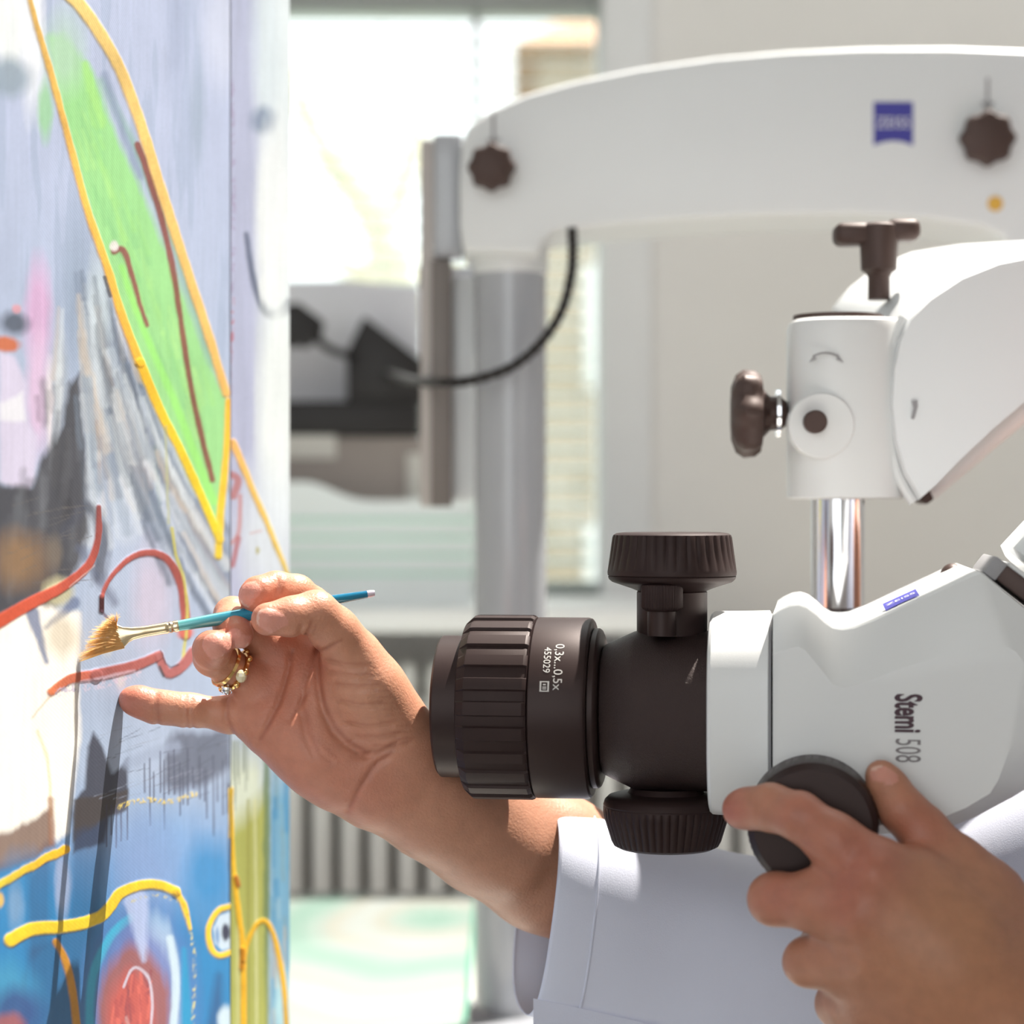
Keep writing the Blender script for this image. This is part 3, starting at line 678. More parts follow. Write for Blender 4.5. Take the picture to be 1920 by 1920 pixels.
c1 = thing('painted_canvas', 'large abstract painted canvas with a green leaf outlined in gold', 'painting', (-0.165, 1.0, ZT))
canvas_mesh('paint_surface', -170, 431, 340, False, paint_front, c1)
c2 = thing('painted_canvas', 'narrow painted canvas with olive base and yellow loop beside the large canvas', 'painting', (-0.135, 1.15, ZT))
canvas_mesh('paint_surface', 433, 543, 110, True, paint_side, c2)
# ================================================================== the stereo microscope
AL = math.radians(8.0); EX = np.array((math.cos(AL), -math.sin(AL), 0.0)); EYV = np.array((math.sin(AL), math.cos(AL), 0.0)); EZ = np.array((0, 0, 1.0))
DA = 0.95; XA = (1230-960)/F*DA
def L(px, py, off=0.0):
    "point of the microscope's mid plane seen at (px, py), moved off metres away from the camera"
    t = (px-960)/F; s = (t*DA-XA)/(EX[0]+t*math.sin(AL)); d = DA-s*math.sin(AL)
    return np.array((XA+s*EX[0], d, EYE+(960-py)*d/F))+EYV*off
def axpt(px, py=1325): return L(px, py)
AX0 = L(1000, 1326)
def T_(px): return float(np.dot(L(px, 1326)-AX0, EX))
PXM = DA/F                                     # metres per pixel near the mid plane
sc = thing('stereo_microscope', 'white and black stereo microscope held level and aimed at the painted canvas', 'microscope', L(1450, 1350))
def pr(lst, k=1.0): return [(T_(x), r*PXM*k) for x, r in lst]
ob_ax = np.array((AX0[0], AX0[1], L(1000,1326)[2]))
# objective: front tube, ribbed ring, lettered ring, adapter ring
obj('front_tube', lathe(pr([(850,100),(826,104),(824,112),(828,130),(832,134),(884,134),(884,100)]), ob_ax, EX, 96), M['black'], sc)
obj('front_glass', lathe(pr([(836,112),(838,70),(840,0.01)]), ob_ax, EX, 48), mat('coated_glass', (0.01,0.012,0.02,1), 0.05, spec=0.8), sc)
nr = 23
def rib(i, th):
    return 1.0 if i in (0,1,2,8,9,10) else (1.0 if (th*nr/(2*math.pi)) % 1 < 0.55 else 0.972)
obj('ribbed_ring', lathe(pr([(876,120),(876,150),(879,160),(892,172),(894,173.5),(900,174),(1000,174),(1004,172.5),(1007,170),(1009,164),(1009,120)]), ob_ax, EX, nr*18, mod=rib), M['blackrub'], sc, sharp=0.35)
lr = obj('lettered_ring', lathe(pr([(1006,140),(1009,168),(1011,170),(1104,170),(1110,168),(1113,164),(1114,140)]), ob_ax, EX, 128), M['black'], sc)
obj('adapter_ring', lathe(pr([(1110,120),(1112,146),(1115,150),(1124,150),(1128,147),(1131,140),(1131,110)]), ob_ax, EX, 96), M['black'], sc)
obj('mount_neck', lathe(pr([(1125,104),(1150,104)]), ob_ax, EX, 64), M['black'], sc)
# writing on the ring, wrapped round it
def ring_text(body, size, px, ang_mid, r):
    V, Fc = text_geo(body, size)
    # text x runs round the ring (downwards), text y runs along the axis towards +x
    out = []
    for x, y, _ in V:
        a = ang_mid - x/r           # angle above the horizontal on the camera side
        out.append(ob_ax+EX*(T_(px)+y)+(-EYV*math.cos(a)+EZ*math.sin(a))*(r+0.00012))
    return np.array(out), Fc
def subdiv(g, cut):
    return g
rr = 170*PXM
obj('magnification_text', ring_text('0,3x...0,5x', 0.0056, 1063, math.asin(90/170), rr), M['lensprint'], lr, smooth=False)
obj('number_text', join(ring_text('455029', 0.0044, 1042, math.asin(100/170), rr)), M['lensprint'], lr, smooth=False)
a0 = math.asin(62/170)
def ring_quad(px0, px1, a_0, a_1, r, n=5):
    top = [ob_ax+EX*T_(px0)+(-EYV*math.cos(a)+EZ*math.sin(a))*r for a in np.linspace(a_0, a_1, n)]
    bot = [ob_ax+EX*T_(px1)+(-EYV*math.cos(a)+EZ*math.sin(a))*r for a in np.linspace(a_0, a_1, n)]
    return np.array(top+bot), [[i, i+1, n+i+1, n+i] for i in range(n-1)]
obj('badge', join(ring_quad(1032,1035,a0,a0-0.115,rr+0.0001), ring_quad(1046,1049,a0,a0-0.115,rr+0.0001), ring_quad(1032,1049,a0,a0-0.012,rr+0.0001), ring_quad(1032,1049,a0-0.103,a0-0.115,rr+0.0001),
    ring_quad(1038,1043,a0-0.03,a0-0.045,rr+0.0001), ring_quad(1037,1044,a0-0.06,a0-0.072,rr+0.0001), ring_quad(1037,1044,a0-0.08,a0-0.09,rr+0.0001)), M['lensprint'], lr, smooth=False)
# black body
bz = L(1230, 1331)[2]; b_ax = np.array((AX0[0], AX0[1], bz))
bk = obj('black_body', lathe(pr([(1130,60),(1130.5,114),(1135,121),(1188,146),(1196,148),(1345,149),(1345,60)]), b_ax, EX, 96, sq=2.3), M['blackgrain'], sc, sharp=0.35)
# white collar and main housing
wz_ = L(1385, 1335)[2]; w_ax = np.array((AX0[0], AX0[1], wz_))
obj('white_collar', lathe([(T_(1333), 0.03)]+pr([(1333,176),(1335,183),(1340,187),(1400,188),(1443,189),(1445,186),(1445,150)]), w_ax, EX, 128, sq=2.7), M['white'], sc, sharp=0.5)
obj('seam', lathe(pr([(1444,183),(1449,183)]), w_ax, EX, 96, sq=2.7), M['greyprint'], sc)
FO = 0.046       # front of the housing, towards the camera
def Lf(px, py, off): # point seen at (px, py) on the vertical plane that lies off metres behind the mid plane
    t = (px-960)/F; o = np.array((XA, DA, 0))+EYV*off
    s = (t*o[1]-o[0])/(EX[0]+t*math.sin(AL)); d = o[1]-s*math.sin(AL)
    return np.array((o[0]+s*EX[0], d, EYE+(960-py)*d/F))
top = [(1449,1152),(1462,1143),(1480,1135),(1497,1133),(1512,1138),(1530,1151),(1548,1167),(1562,1175),(1580,1178),(1602,1175),(1640,1160),(1700,1132),(1780,1096),(1822,1076),(1836,1071),(1846,1076)]
crs = [(1449,1228),(1462,1222),(1480,1216),(1497,1213),(1510,1220),(1530,1244),(1548,1266),(1562,1283),(1580,1290),(1602,1286),(1640,1272),(1700,1250),(1780,1225),(1850,1209),(1880,1209),(1905,1222)]
botm = [(1960,1170),(2040,1240),(2060,1290),(2030,1380),(1975,1450),(1900,1495),(1830,1532),(1760,1560),(1640,1565),(1520,1562),(1449,1552)]
bcr = [(1918,1240),(1922,1260),(1920,1300),(1900,1390),(1872,1462),(1856,1488),(1810,1515),(1750,1540),(1640,1548),(1520,1546),(1449,1540)]
outline = [Lf(x, y, -FO) for x, y in top+botm]; crease = [Lf(x, y, -FO-0.013) for x, y in crs+bcr]
crease[0] = Lf(1449, 1228, -FO-0.010)
chamf = [o*0.965+c*0.035 for o, c in zip(outline, crease)]
back = [o+EYV*(FO+(0.098 if i < len(top) else 0.045)) for i, o in enumerate(outline)]; back2 = [b+EYV*0.006 for b in back]
cen = np.mean(back2, 0); back2 = [b*0.97+cen*0.03 for b in back2]; back2 = [np.array((b[0], b[1], b[2])) for b in back2]
g = loft([back2, back, [o+EYV*0.0015 for o in outline], chamf, crease])
hs = obj('main_housing', g, M['white'], sc, sharp=0.45)
# printed name on the front
V, Fc = text_geo('Stemi', 0.0148, heavy=0.022); V2, F2 = text_geo('508', 0.0148)
def face_text(V, mid, off):
    # rotated a quarter turn clockwise: text x runs down, text y runs right
    return np.array([mid+EZ*(-x)+EX*y-EYV*off for x, y, _ in V])
m1 = Lf(1700, 1338, -FO-0.0132); m2 = Lf(1700, 1407, -FO-0.0132)
hw = np.ptp(V[:, 0])
k1 = 0.0156/hw if hw else 1
def bold(V): return V
obj('name_text', join((face_text(V*[k1, 1.02, 1], m1, 0.0002), Fc), (face_text(V*[k1, 1.02, 1], m1+EX*0.00025+EZ*0.0002, 0.00025), Fc)), M['darkprint'], hs, smooth=False)
hw2 = np.ptp(V2[:, 0]); obj('model_text', (face_text(V2*[0.0096/hw2, 1.0, 1], m2, 0.0002), F2), M['thinprint'], hs, smooth=False)
# blue emblem on the sloping top
pa, pb = Lf(1664, 1149, -FO), Lf(1728, 1120, -FO); ex = (pb-pa); exl = np.linalg.norm(ex); ex /= exl; nn = np.cross(ex, EYV); nn = nn if nn[2] > 0 else -nn
def on_top(u, v, h=0.0003): return pa+ex*u+EYV*(v+0.012)+nn*(h+0.0024*max(v, 0)/exl*(1 if h > 0.0002 else 0))
w_ = exl; n = 10
lowarc = [on_top(w_*t, 0.0015*(1-(2*t-1)**2)+0.0, 0.0004) for t in np.linspace(0, 1, n)]
em = obj('emblem', loft([lowarc, [on_top(w_*t, w_, 0.0004) for t in np.linspace(0, 1, n)], [on_top(w_*t, w_, 0.0001) for t in np.linspace(0, 1, n)], [on_top(w_*t, 0.0, 0.0001) for t in np.linspace(0, 1, n)]], False, False, closed=False), M['bluelogo'], hs, smooth=False)
Vt, Ft = text_geo('ZEISS', 0.0046); kx = w_*0.86/np.ptp(Vt[:, 0])
obj('emblem_text', (np.array([on_top(w_/2+x*kx, w_*0.52+y, 0.0007) for x, y, _ in Vt]), Ft), M['lightprint'], em, smooth=False)
# dark band and binocular tube on the slanted end
b0, b1 = Lf(1848, 1062, -0.03), Lf(2065, 1228, -0.03); bd = (b1-b0)/np.linalg.norm(b1-b0); bn = np.cross(bd, EYV); bn = bn if bn[2] > 0 else -bn
def slab(s0, s1, h0, h1, y0, y1, bev):
    c = [b0+bd*s0+bn*h0, b0+bd*s1+bn*h0, b0+bd*s1+bn*h1, b0+bd*s0+bn*h1]
    return extrude([p+EYV*y0 for p in c], EYV*(y1-y0), bev)
BL = np.linalg.norm(b1-b0)
obj('dark_band', slab(0.0055, BL, -0.002, 0.0055, -0.012, 0.05, 0.001), M['brownknob'], sc)
obj('band_corner', slab(-0.0005, 0.006, -0.003, 0.0058, -0.0125, 0.05, 0.0012), M['greyprint'], sc)
obj('tube_base', slab(0.006, BL, 0.005, 0.0075, -0.010, 0.05, 0.001), M['white'], sc)
ey0 = b0+bd*0.0205+bn*0.010; eyd = (bn*0.97+EX*0.1); eyd /= np.linalg.norm(eyd)
for k, yo in enumerate((0.0, 0.062)):
    et = obj('eyepiece_tube', lathe([(0,0.012),(0.002,0.0165),(0.03,0.0165),(0.031,0.0155),(0.033,0.0155),(0.034,0.0165),(0.07,0.0165),(0.071,0.012)], ey0+EYV*yo, eyd, 48), M['whitearm'], sc)
    obj('eyecup', lathe([(0.07,0.012),(0.07,0.0185),(0.092,0.019),(0.098,0.0165),(0.098,0.010)], ey0+EYV*yo, eyd, 40), M['blackrub'], et)
obj('side_knob_far', lathe([(0,0.006),(0.0,0.011),(0.008,0.012),(0.016,0.010),(0.016,0.003)], Lf(1790, 1082, 0.085), (0, 0, 1), 32), M['brownknob'], sc) if False else None
kb = Lf(1785, 1068, 0.07); obj('rear_button', ellipsoid(kb+np.array((0,0,-0.004)), (0.006,0.006,0.007)), M['brownknob'], sc)

# vertical drive knobs above and below the black body
def knob_ridges(n, a=0.03, rows=()):
    def f(i, th):
        return 1.0 if i not in rows else 1.0-a*(0.5+0.5*math.cos(th*n))**3
    return f
kc = L(1260, 1100); kc = np.array((kc[0], kc[1], 0))
def zp(lst, d=DA): return [(EYE+(960-y)*d/F, r*d/F) for y, r in lst]
dk = L(1260,1100)[1]
tk = obj('upper_knob', lathe(zp([(1120,60),(1108,64),(1103,76),(1095,100),(1091,112),(1086,118),(1081,120),(1079.5,118.5),(1078,120.5),(1072,121),(1066,120),(1030,115),(1008,112),(1003,110),(999.5,104),(998,92),(998,0.1)], dk), kc, (0,0,1), 288, mod=knob_ridges(36, 0.035, (11,12))), M['blackrub'], sc, sharp=0.5)
obj('upper_stem', lathe(zp([(1190,66),(1110,66),(1104,60)], dk), kc, (0,0,1), 64), M['black'], sc)
ks = P(1241, 1150, dk-0.018); ks = np.array((ks[0], ks[1], 0)); d2 = dk-0.018
sw = obj('clamp_screw', lathe(zp([(1146,20),(1146,30),(1143,36),(1138,39.5),(1101,39.5),(1097,38),(1095,35),(1094,0.1)], d2), ks, (0,0,1), 192, mod=lambda i, th: 1.0 if i not in (3,4) else 1.0-0.05*(0.5+0.5*math.cos(th*44))), M['blackrub'], sc, sharp=0.8)
obj('screw_stem', lathe(zp([(1192,27),(1143,27)], d2), ks, (0,0,1), 32), M['black'], sw)
kl = L(1249, 1530); kl = np.array((kl[0], kl[1], 0)); dl = L(1249,1530)[1]
obj('lower_knob', lathe(zp([(1474,40),(1476,66),(1486,72),(1489,98),(1492,108),(1499,115),(1508,118),(1510,117),(1512,118),(1522,118),(1530,117),(1575,103),(1584,98),(1589,88),(1591,70),(1591,0.1)], dl), kl, (0,0,1), 288, mod=knob_ridges(48, 0.03, (9,10,11))), M['blackrub'], sc, sharp=0.5)
# large focus knob on the near side, gripped by the left hand
fk = Lf(1524, 1540, -FO-0.020); rk = 122*fk[1]/F
obj('focus_knob', lathe([(-0.012,rk*0.6),(-0.012,rk*0.94),(-0.009,rk*1.0),(0.012,rk),(0.016,rk*0.97),(0.019,rk*0.88),(0.0195,rk*0.3),(0.0195,0.0001)], fk, -EYV, 160, mod=lambda i, th: 1.0 if i not in (3,) else 1.0-0.012*(0.5+0.5*math.cos(th*60))), M['black'], sc, sharp=0.5)

# ================================================================== the boom stand
DS = 1.10     # depth of the small carrier arm
st = thing('boom_stand', 'white double arm boom stand on a thick grey column behind the microscope', 'stand', (P(957,0,1.5)[0], 1.5, ZT))
Q = lambda x, y, d=DS: P(x, y, d)
# post that carries the microscope
c = Q(1571, 0); c = np.array((c[0], c[1], 0)); z_ = lambda y, d=DS: EYE+(960-y)*d/F
r = 50*DS/F
obj('post', lathe([(z_(1190), r),(z_(1142), r),(z_(1140), r),(z_(900), r)], c, (0,0,1), 64), M['chrome'], st)
obj('post_collar', lathe([(z_(1215), r*1.12),(z_(1142), r*1.12),(z_(1139), r*1.06),(z_(1139), r*0.9)], c, (0,0,1), 64), M['brownknob'], st)
obj('clamp_bridge', box((c[0]-0.02, 1.055, z_(1230)), (c[0]+0.02, DS, z_(1175)), 0.002), M['brownknob'], st)
# carrier head
c = Q(1584, 0); c = np.array((c[0], DS, 0)); r = 107*DS/F
hd = obj('carrier_head', lathe([(z_(936), r*0.5),(z_(936), r*0.95),(z_(933), r),(z_(620), r),(z_(607), r*0.97),(z_(602), r*0.9),(z_(602), r*0.3)], c, (0,0,1), 96, sq=2.6), M['white'], st)
obj('cap_plate', lathe([(z_(603), r*0.7),(z_(602), r*0.78),(z_(592), r*0.78),(z_(590), r*0.6),(z_(590), 0.0001)], c+np.array((Q(1571,0)[0]-Q(1584,0)[0],0,0)), (0,0,1), 64), M['brownknob'], st)
fy = DS-r-0.0005
bo = P(1540, 798, fy); obj('boss', lathe([(-0.01,0.0165),(0.0008,0.0165),(0.0014,0.0158),(0.0014,0.0001)], bo, (0,-1,0), 48), M['white'], hd)
b2 = P(1528, 791, fy-0.004); obj('boss_button', lathe([(-0.006,0.0058),(0.003,0.0058),(0.0038,0.005),(0.0038,0.0001)], b2, (0,-1,0), 32), M['brownknob'], hd)
# curved double arrow print
arc = [P(x, y, fy-0.0003) for x, y in ((1516,680),(1524,668),(1540,662),(1556,662),(1572,668),(1582,680))]
obj('arrow_print', join(tube(arc[1:5], 0.0006, 6, 3), extrude([arc[0], P(1527,664,fy-0.0003), P(1531,674,fy-0.0003)], (0,-0.0002,0)), extrude([arc[5], P(1570,663,fy-0.0003), P(1568,674,fy-0.0003)], (0,-0.0002,0))), M['greyprint'], hd)
# left clamping knob
def lobed(n, depth, rows=None):
    return lambda i, th: 1.0 if (rows is not None and i not in rows) else 1.0-depth*(0.5-0.5*math.cos(th*n))
kx = Q(1475, 775); kd = 85*DS/F
kn = obj('side_clamp_knob', lathe([(0.000,0.006),(0.003,0.0085),(0.0085,0.0088),(0.012,kd*0.55),(0.013,kd*0.86),(0.016,kd*0.97),(0.022,kd*1.0),(0.026,kd*0.88),(0.0285,kd*0.6),(0.029,0.0001)], kx, (-1,0.06,0), 112, mod=lobed(7, 0.13, (3,4,5,6,7,8))), M['brownknob'], st, sharp=0.7)
obj('knob_washer', lathe([(0.0035,0.004),(0.0035,0.0125),(0.0055,0.0125),(0.0055,0.004)], kx, (-1,0.06,0), 40), M['chrome'], kn)
# curved carrier arm
f_out = [(1722,938),(1694,890),(1676,830),(1668,762),(1672,695),(1684,640),(1702,600),(1740,562),(1800,522),(1870,494),(1940,480),(2060,470),(2300,468),(2300,560),(2060,640),(1940,738),(1860,806),(1790,872),(1750,914)]
b_out = [(1640,900),(1600,860),(1570,800),(1556,740),(1552,680),(1554,620),(1562,576),(1592,540),(1640,502),(1710,473),(1800,459),(1920,452),(2160,450),(2160,540),(1960,610),(1850,700),(1780,770),(1716,840),(1670,880)]
fo = [P(x, y, 1.075) for x, y in f_out]; bo_ = [P(x, y, 1.20) for x, y in b_out]
fo2 = [p+(np.mean(fo, 0)-p)*0.02+np.array((0,-0.004,0)) for p in fo]
obj('carrier_arm', loft([bo_, [b*0.1+f*0.9 for b, f in zip(bo_, fo)], fo, fo2]), M['whitearm'], st, sharp=0.5)
obj('flange_ring', tube([P(x, y, 1.078) for x, y in ((1712,942),(1684,892),(1666,830),(1658,762),(1662,695),(1674,640),(1694,596))], 0.0026, 8), M['white'], st)
obj('slot_mark', extrude([P(x, y, 1.0695) for x, y in ((1710,752),(1720,750),(1721,762),(1714,786),(1709,785),(1713,765))], (0,0.001,0)), M['greyprint'], st, smooth=False)
hose = obj('arm_tube', tube([P(x, y, 1.14) for x, y in ((1740,922),(1800,872),(1870,812),(1950,752),(2080,680))], 0.0056, 16), M['whitearm'], st)
obj('tube_clip', extrude([P(x, y, 1.12) for x, y in ((1716,928),(1746,900),(1752,906),(1744,920),(1752,936),(1738,946),(1722,940))], (0,0.02,0), 0.001), M['brownknob'], st)
# T handle on top
th = Q(1648, 0, 1.125); th = np.array((th[0], th[1], 0)); zz = lambda y: EYE+(960-y)*1.125/F
hub = obj('wing_screw', lathe([(zz(562),0.0058),(zz(520),0.0058),(zz(512),0.007),(zz(506),0.0094),(zz(470),0.0098),(zz(440),0.0104),(zz(424),0.0100),(zz(419),0.008),(zz(418),0.0001)], th, (0,0,1), 40), M['brownknob'], st)
def lobe(x0, x1, y0, y1):
    return bevel_mesh(*box((P(x0,0,1.125)[0], 1.118, zz(y1)), (P(x1,0,1.125)[0], 1.136, zz(y0))), 0.004, 3)
obj('wing', lobe(1564,1640,419,460), M['brownknob'], hub); obj('wing', lobe(1660,1724,412,452), M['brownknob'], hub)

# upper boom
DB = 1.45; B_ = lambda x, y: P(x, y, DB)
bt = [(868,470),(862,420),(862,330),(866,270),(878,235),(920,205),(985,176),(1080,150),(1200,126),(1340,106),(1480,94),(1620,88),(1780,87),(1920,92),(2100,108),(2100,500),(1905,500),(1896,470),(1880,440),(1840,424),(1740,410),(1600,401),(1440,402),(1280,410),(1140,422),(1040,432),(1018,452),(1014,476)]
bp_ = [B_(x, y) for x, y in bt]
boom = obj('upper_boom', extrude(bp_, (0, 0.10, 0), 0.006, 3), M['whitearm'], st, sharp=0.5)
def boom_knob(x, y, rpx, n):
    r = rpx*DB/F
    k = obj('boom_knob', lathe([(-0.002,r*0.5),(0.006,r*0.55),(0.008,r*0.9),(0.011,r),(0.017,r),(0.020,r*0.9),(0.022,r*0.5),(0.022,0.0001)], B_(x, y), (0,-1,0), n*14, mod=lobed(n, 0.11, (2,3,4,5,6))), M['brownknob'], st, sharp=0.7)
    return k
boom_knob(922, 320, 45, 8); boom_knob(1843, 266, 52, 8)
py = lambda x, y: P(x, y, DB-0.0004)
for (x, y) in ((925, 240), (1852, 172)):
    obj('arrow_print', join(extrude([py(x-3,y-26), py(x+3,y-26), py(x+3,y+22), py(x-3,y+22)], (0,0.0003,0)), extrude([py(x-14,y+20), py(x+14,y+20), py(x,y+36)], (0,0.0003,0))), M['greyprint'], boom, smooth=False)
# blue emblem on the boom
x0, x1, y0, y1 = 1638, 1712, 191, 273
arcb = [py(x, y1-9*(1-((2*(x-x0)/(x1-x0)-1)**2))) for x in np.linspace(x0, x1, 9)]
em2 = obj('emblem', extrude([py(x0,y0), py(x1,y0)]+arcb[::-1], (0,0.0003,0)), M['bluelogo'], boom, smooth=False)
Vt, Ft = text_geo('ZEISS', 0.0098); kx_ = 0.0228/np.ptp(Vt[:, 0]); ec = P(1675, 231, DB-0.0009)
obj('emblem_text', (np.array([ec+np.array((x*kx_, 0, y*1.1)) for x, y, _ in Vt]), Ft), M['lightprint'], em2, smooth=False)
obj('warning_dot', lathe([(0,0.0052),(0.0004,0.0052),(0.0005,0.0001)], py(1866, 382), (0,-1,0), 20), M['yellow'], boom)
# column
DC = 1.50; cc = P(957.5, 0, DC); cc = np.array((cc[0], cc[1], 0)); zc = lambda y, d=DC: EYE+(960-y)*d/F; rc = 67*DC/F
obj('column', lathe([(ZT+0.01, rc),(zc(470), rc)], cc, (0,0,1), 64), M['steel'], st)
obj('column_collar', lathe([(zc(516), rc*0.9),(zc(515), rc*1.0),(zc(508), rc*1.05),(zc(450), rc*1.06),(zc(420), rc*1.1)], cc, (0,0,1), 64), M['whitearm'], st)
obj('base_plate', box((cc[0]-0.03, DC-0.16, ZT+0.018), (cc[0]+0.17, DC+0.03, ZT+0.030), 0.003), M['steel'], st)
obj('foot_plate', extrude([P(x, y, DC-rc-0.002) for x, y in ((880,1990),(880,1893),(908,1893),(916,1897),(919,1905),(919,1990))], (0,0.006,0)), M['greyprint'], st)
# clamp rail left of the column
obj('rail', pxbox(788, 262, 838, 950, DC+0.02, DC+0.05, 0.002), mat('rail_taupe', rgb(190,182,178), 0.4, vary=0.03), st)
obj('rail_groove', pxbox(808, 486, 846, 950, DC+0.012, DC+0.05, 0.001), M['greydk'], st)
obj('rail_cover', pxbox(812, 250, 868, 480, DC+0.005, DC+0.05, 0.003), M['steel'], st)
obj('rail_light', pxbox(846, 520, 892, 940, DC+0.03, DC+0.06, 0.003), M['whitearm'], st)
obj('rail_bracket', pxbox(784, 500, 960, 540, DC+0.055, DC+0.075, 0.002), M['steel'], st)
# spiral hose
pts = [P(x, y, DB+0.004) for x, y in ((1072,428),(1074,470),(1070,520),(1052,585),(1012,645),(955,690),(880,714),(820,717))]+[P(775,714,1.62), P(745,706,1.95), P(725,700,2.199)]
ho = obj('spiral_hose', tube(pts, 0.0034, 12, 14, wob=lambda i: 1.0+0.14*math.cos(i*1.6)), M['caseblk'], st)
SKIN_GAIN = 0.82
# ================================================================== the person (two arms in a white lab coat)
def surface_nets(D, lo, h):
    """iso surface at 0 of a sampled distance field (negative inside) -> verts, quads"""
    s = D < 0; nx, ny, nz = D.shape
    c = np.zeros((nx-1, ny-1, nz-1), np.int8)
    for i in (0,1):
        for j in (0,1):
            for k in (0,1): c += s[i:nx-1+i, j:ny-1+j, k:nz-1+k]
    act = (c > 0) & (c < 8); ids = np.full(act.shape, -1, np.int64); ii = np.argwhere(act); ids[act] = np.arange(len(ii))
    acc = np.zeros((len(ii), 3)); cnt = np.zeros(len(ii))
    corners = [(i,j,k) for i in (0,1) for j in (0,1) for k in (0,1)]
    dv = {co: D[ii[:,0]+co[0], ii[:,1]+co[1], ii[:,2]+co[2]] for co in corners}
    for a in corners:
        for ax in range(3):
            if a[ax] == 0:
                b = list(a); b[ax] = 1; b = tuple(b); da, db = dv[a], dv[b]; m = (da < 0) != (db < 0)
                t = np.where(m, da/np.where(m, da-db, 1), 0); p = np.tile(np.array(a, float), (len(ii), 1)); p[:, ax] += t
                acc[m] += p[m]; cnt[m] += 1
    V = (ii+acc/np.maximum(cnt, 1)[:, None])*h+lo
    quads = []
    for ax in range(3):
        sl0 = [slice(1,-1)]*3; sl0[ax] = slice(0, D.shape[ax]-1); sl1 = [slice(1,-1)]*3; sl1[ax] = slice(1, D.shape[ax])
        a = s[tuple(sl0)]; b = s[tuple(sl1)]; e = np.argwhere(a != b); inside = a[a != b]
        off = [1,1,1]; off[ax] = 0; e = e+off
        o1, o2 = [i for i in range(3) if i != ax]
        def cell(d1, d2):
            q = e.copy(); q[:, o1] -= d1; q[:, o2] -= d2; return ids[q[:,0], q[:,1], q[:,2]]
        Q = np.stack([cell(1,1), cell(0,1), cell(0,0), cell(1,0)], 1)
        flip = inside if ax != 1 else ~inside
        Q[~flip] = Q[~flip][:, ::-1]; quads.append(Q)
    Q = np.vstack(quads); Q = Q[(Q >= 0).all(1)]
    return V, Q
class Field:
    def __init__(s, lo, hi, h):
        s.lo = np.array(lo, float); s.h = h; s.n = np.ceil((np.array(hi)-s.lo)/h).astype(int)+1
        s.D = np.full(s.n, 0.04, np.float32); s.ax = [(s.lo[i]+h*np.arange(s.n[i])).astype(np.float32) for i in range(3)]
    def win(s, lo, hi):
        a = np.clip(np.floor((np.array(lo)-s.lo)/s.h).astype(int), 0, s.n); b = np.clip(np.ceil((np.array(hi)-s.lo)/s.h).astype(int)+1, 0, s.n)
        sl = tuple(slice(x, y) for x, y in zip(a, b))
        return sl, s.ax[0][sl[0]][:,None,None], s.ax[1][sl[1]][None,:,None], s.ax[2][sl[2]][None,None,:]
    def cone(s, a, ra, b, rb, k=0.004, sq=1.0):
        "rounded cone; sq < 1 flattens it along the depth axis"
        a = np.asarray(a); b = np.asarray(b); R = max(ra, rb)+k*1.5+0.008
        sl, x, y, z = s.win(np.minimum(a,b)-R, np.maximum(a,b)+R)
        if 0 in s.D[sl].shape: return
        ab = b-a; L = float(ab@ab)+1e-12
        t = np.clip(((x-a[0])*ab[0]+(y-a[1])*ab[1]+(z-a[2])*ab[2])/L, 0, 1)
        yy = (y-a[1]-t*ab[1])/sq
        d = np.sqrt((x-a[0]-t*ab[0])**2+yy**2+(z-a[2]-t*ab[2])**2)-(ra+(rb-ra)*t)
        o = s.D[sl]; hh = np.maximum(k-np.abs(o-d), 0)/k; s.D[sl] = np.minimum(o, d)-hh*hh*k*0.25
    def chain(s, pts, k=0.004, sq=1.0):
        for (a, ra), (b, rb) in zip(pts[:-1], pts[1:]): s.cone(a, ra, b, rb, k, sq)
    def crease(s, pts, w, dep, side=None):
        "groove along a 3-D polyline (all depths in front of side if side is given, measured as seen from the camera)"
        pts = [np.asarray(p) for p in pts]
        R = w*3
        lo = np.min(pts, 0)-R; hi = np.max(pts, 0)+R
        if side is not None: lo[1] = side[0]; hi[1] = side[1]
        sl, x, y, z = s.win(lo, hi)
        if 0 in s.D[sl].shape: return
        best = None
        for a, b in zip(pts[:-1], pts[1:]):
            ab = b-a
            if side is not None:
                L = ab[0]**2+ab[2]**2+1e-12; t = np.clip(((x-a[0])*ab[0]+(z-a[2])*ab[2])/L, 0, 1)
                d = (x-a[0]-t*ab[0])**2+(z-a[2]-t*ab[2])**2+0*y
            else:
                L = ab@ab+1e-12; t = np.clip(((x-a[0])*ab[0]+(y-a[1])*ab[1]+(z-a[2])*ab[2])/L, 0, 1)
                d = (x-a[0]-t*ab[0])**2+(y-a[1]-t*ab[1])**2+(z-a[2]-t*ab[2])**2
            best = d if best is None else np.minimum(best, d)
        s.D[sl] += dep*np.exp(-best/(w*w)).astype(np.float32)
    def nail(s, c, n, u, l, w):
        c, n, u = (np.asarray(q, float) for q in (c, n, u)); n = n/np.linalg.norm(n); u = u-n*(u@n); u /= np.linalg.norm(u); v = np.cross(n, u)
        R = max(l, w)*1.5
        sl, x, y, z = s.win(c-R, c+R)
        if 0 in s.D[sl].shape: return
        X, Y, Z = x-c[0], y-c[1], z-c[2]; pn = X*n[0]+Y*n[1]+Z*n[2]; pu = X*u[0]+Y*u[1]+Z*u[2]; pv = X*v[0]+Y*v[1]+Z*v[2]
        r = ((np.abs(pu)/l)**2.6+(np.abs(pv)/w)**2.6)**(1/2.6)
        s.D[sl] += (0.00045*np.exp(-((r-1.02)/0.11)**2)-0.00012*(r < 0.95))*(np.abs(pn) < 0.006)
        NAILS.append((c, n, u, v, l, w))
NAILS = []
SK = np.array
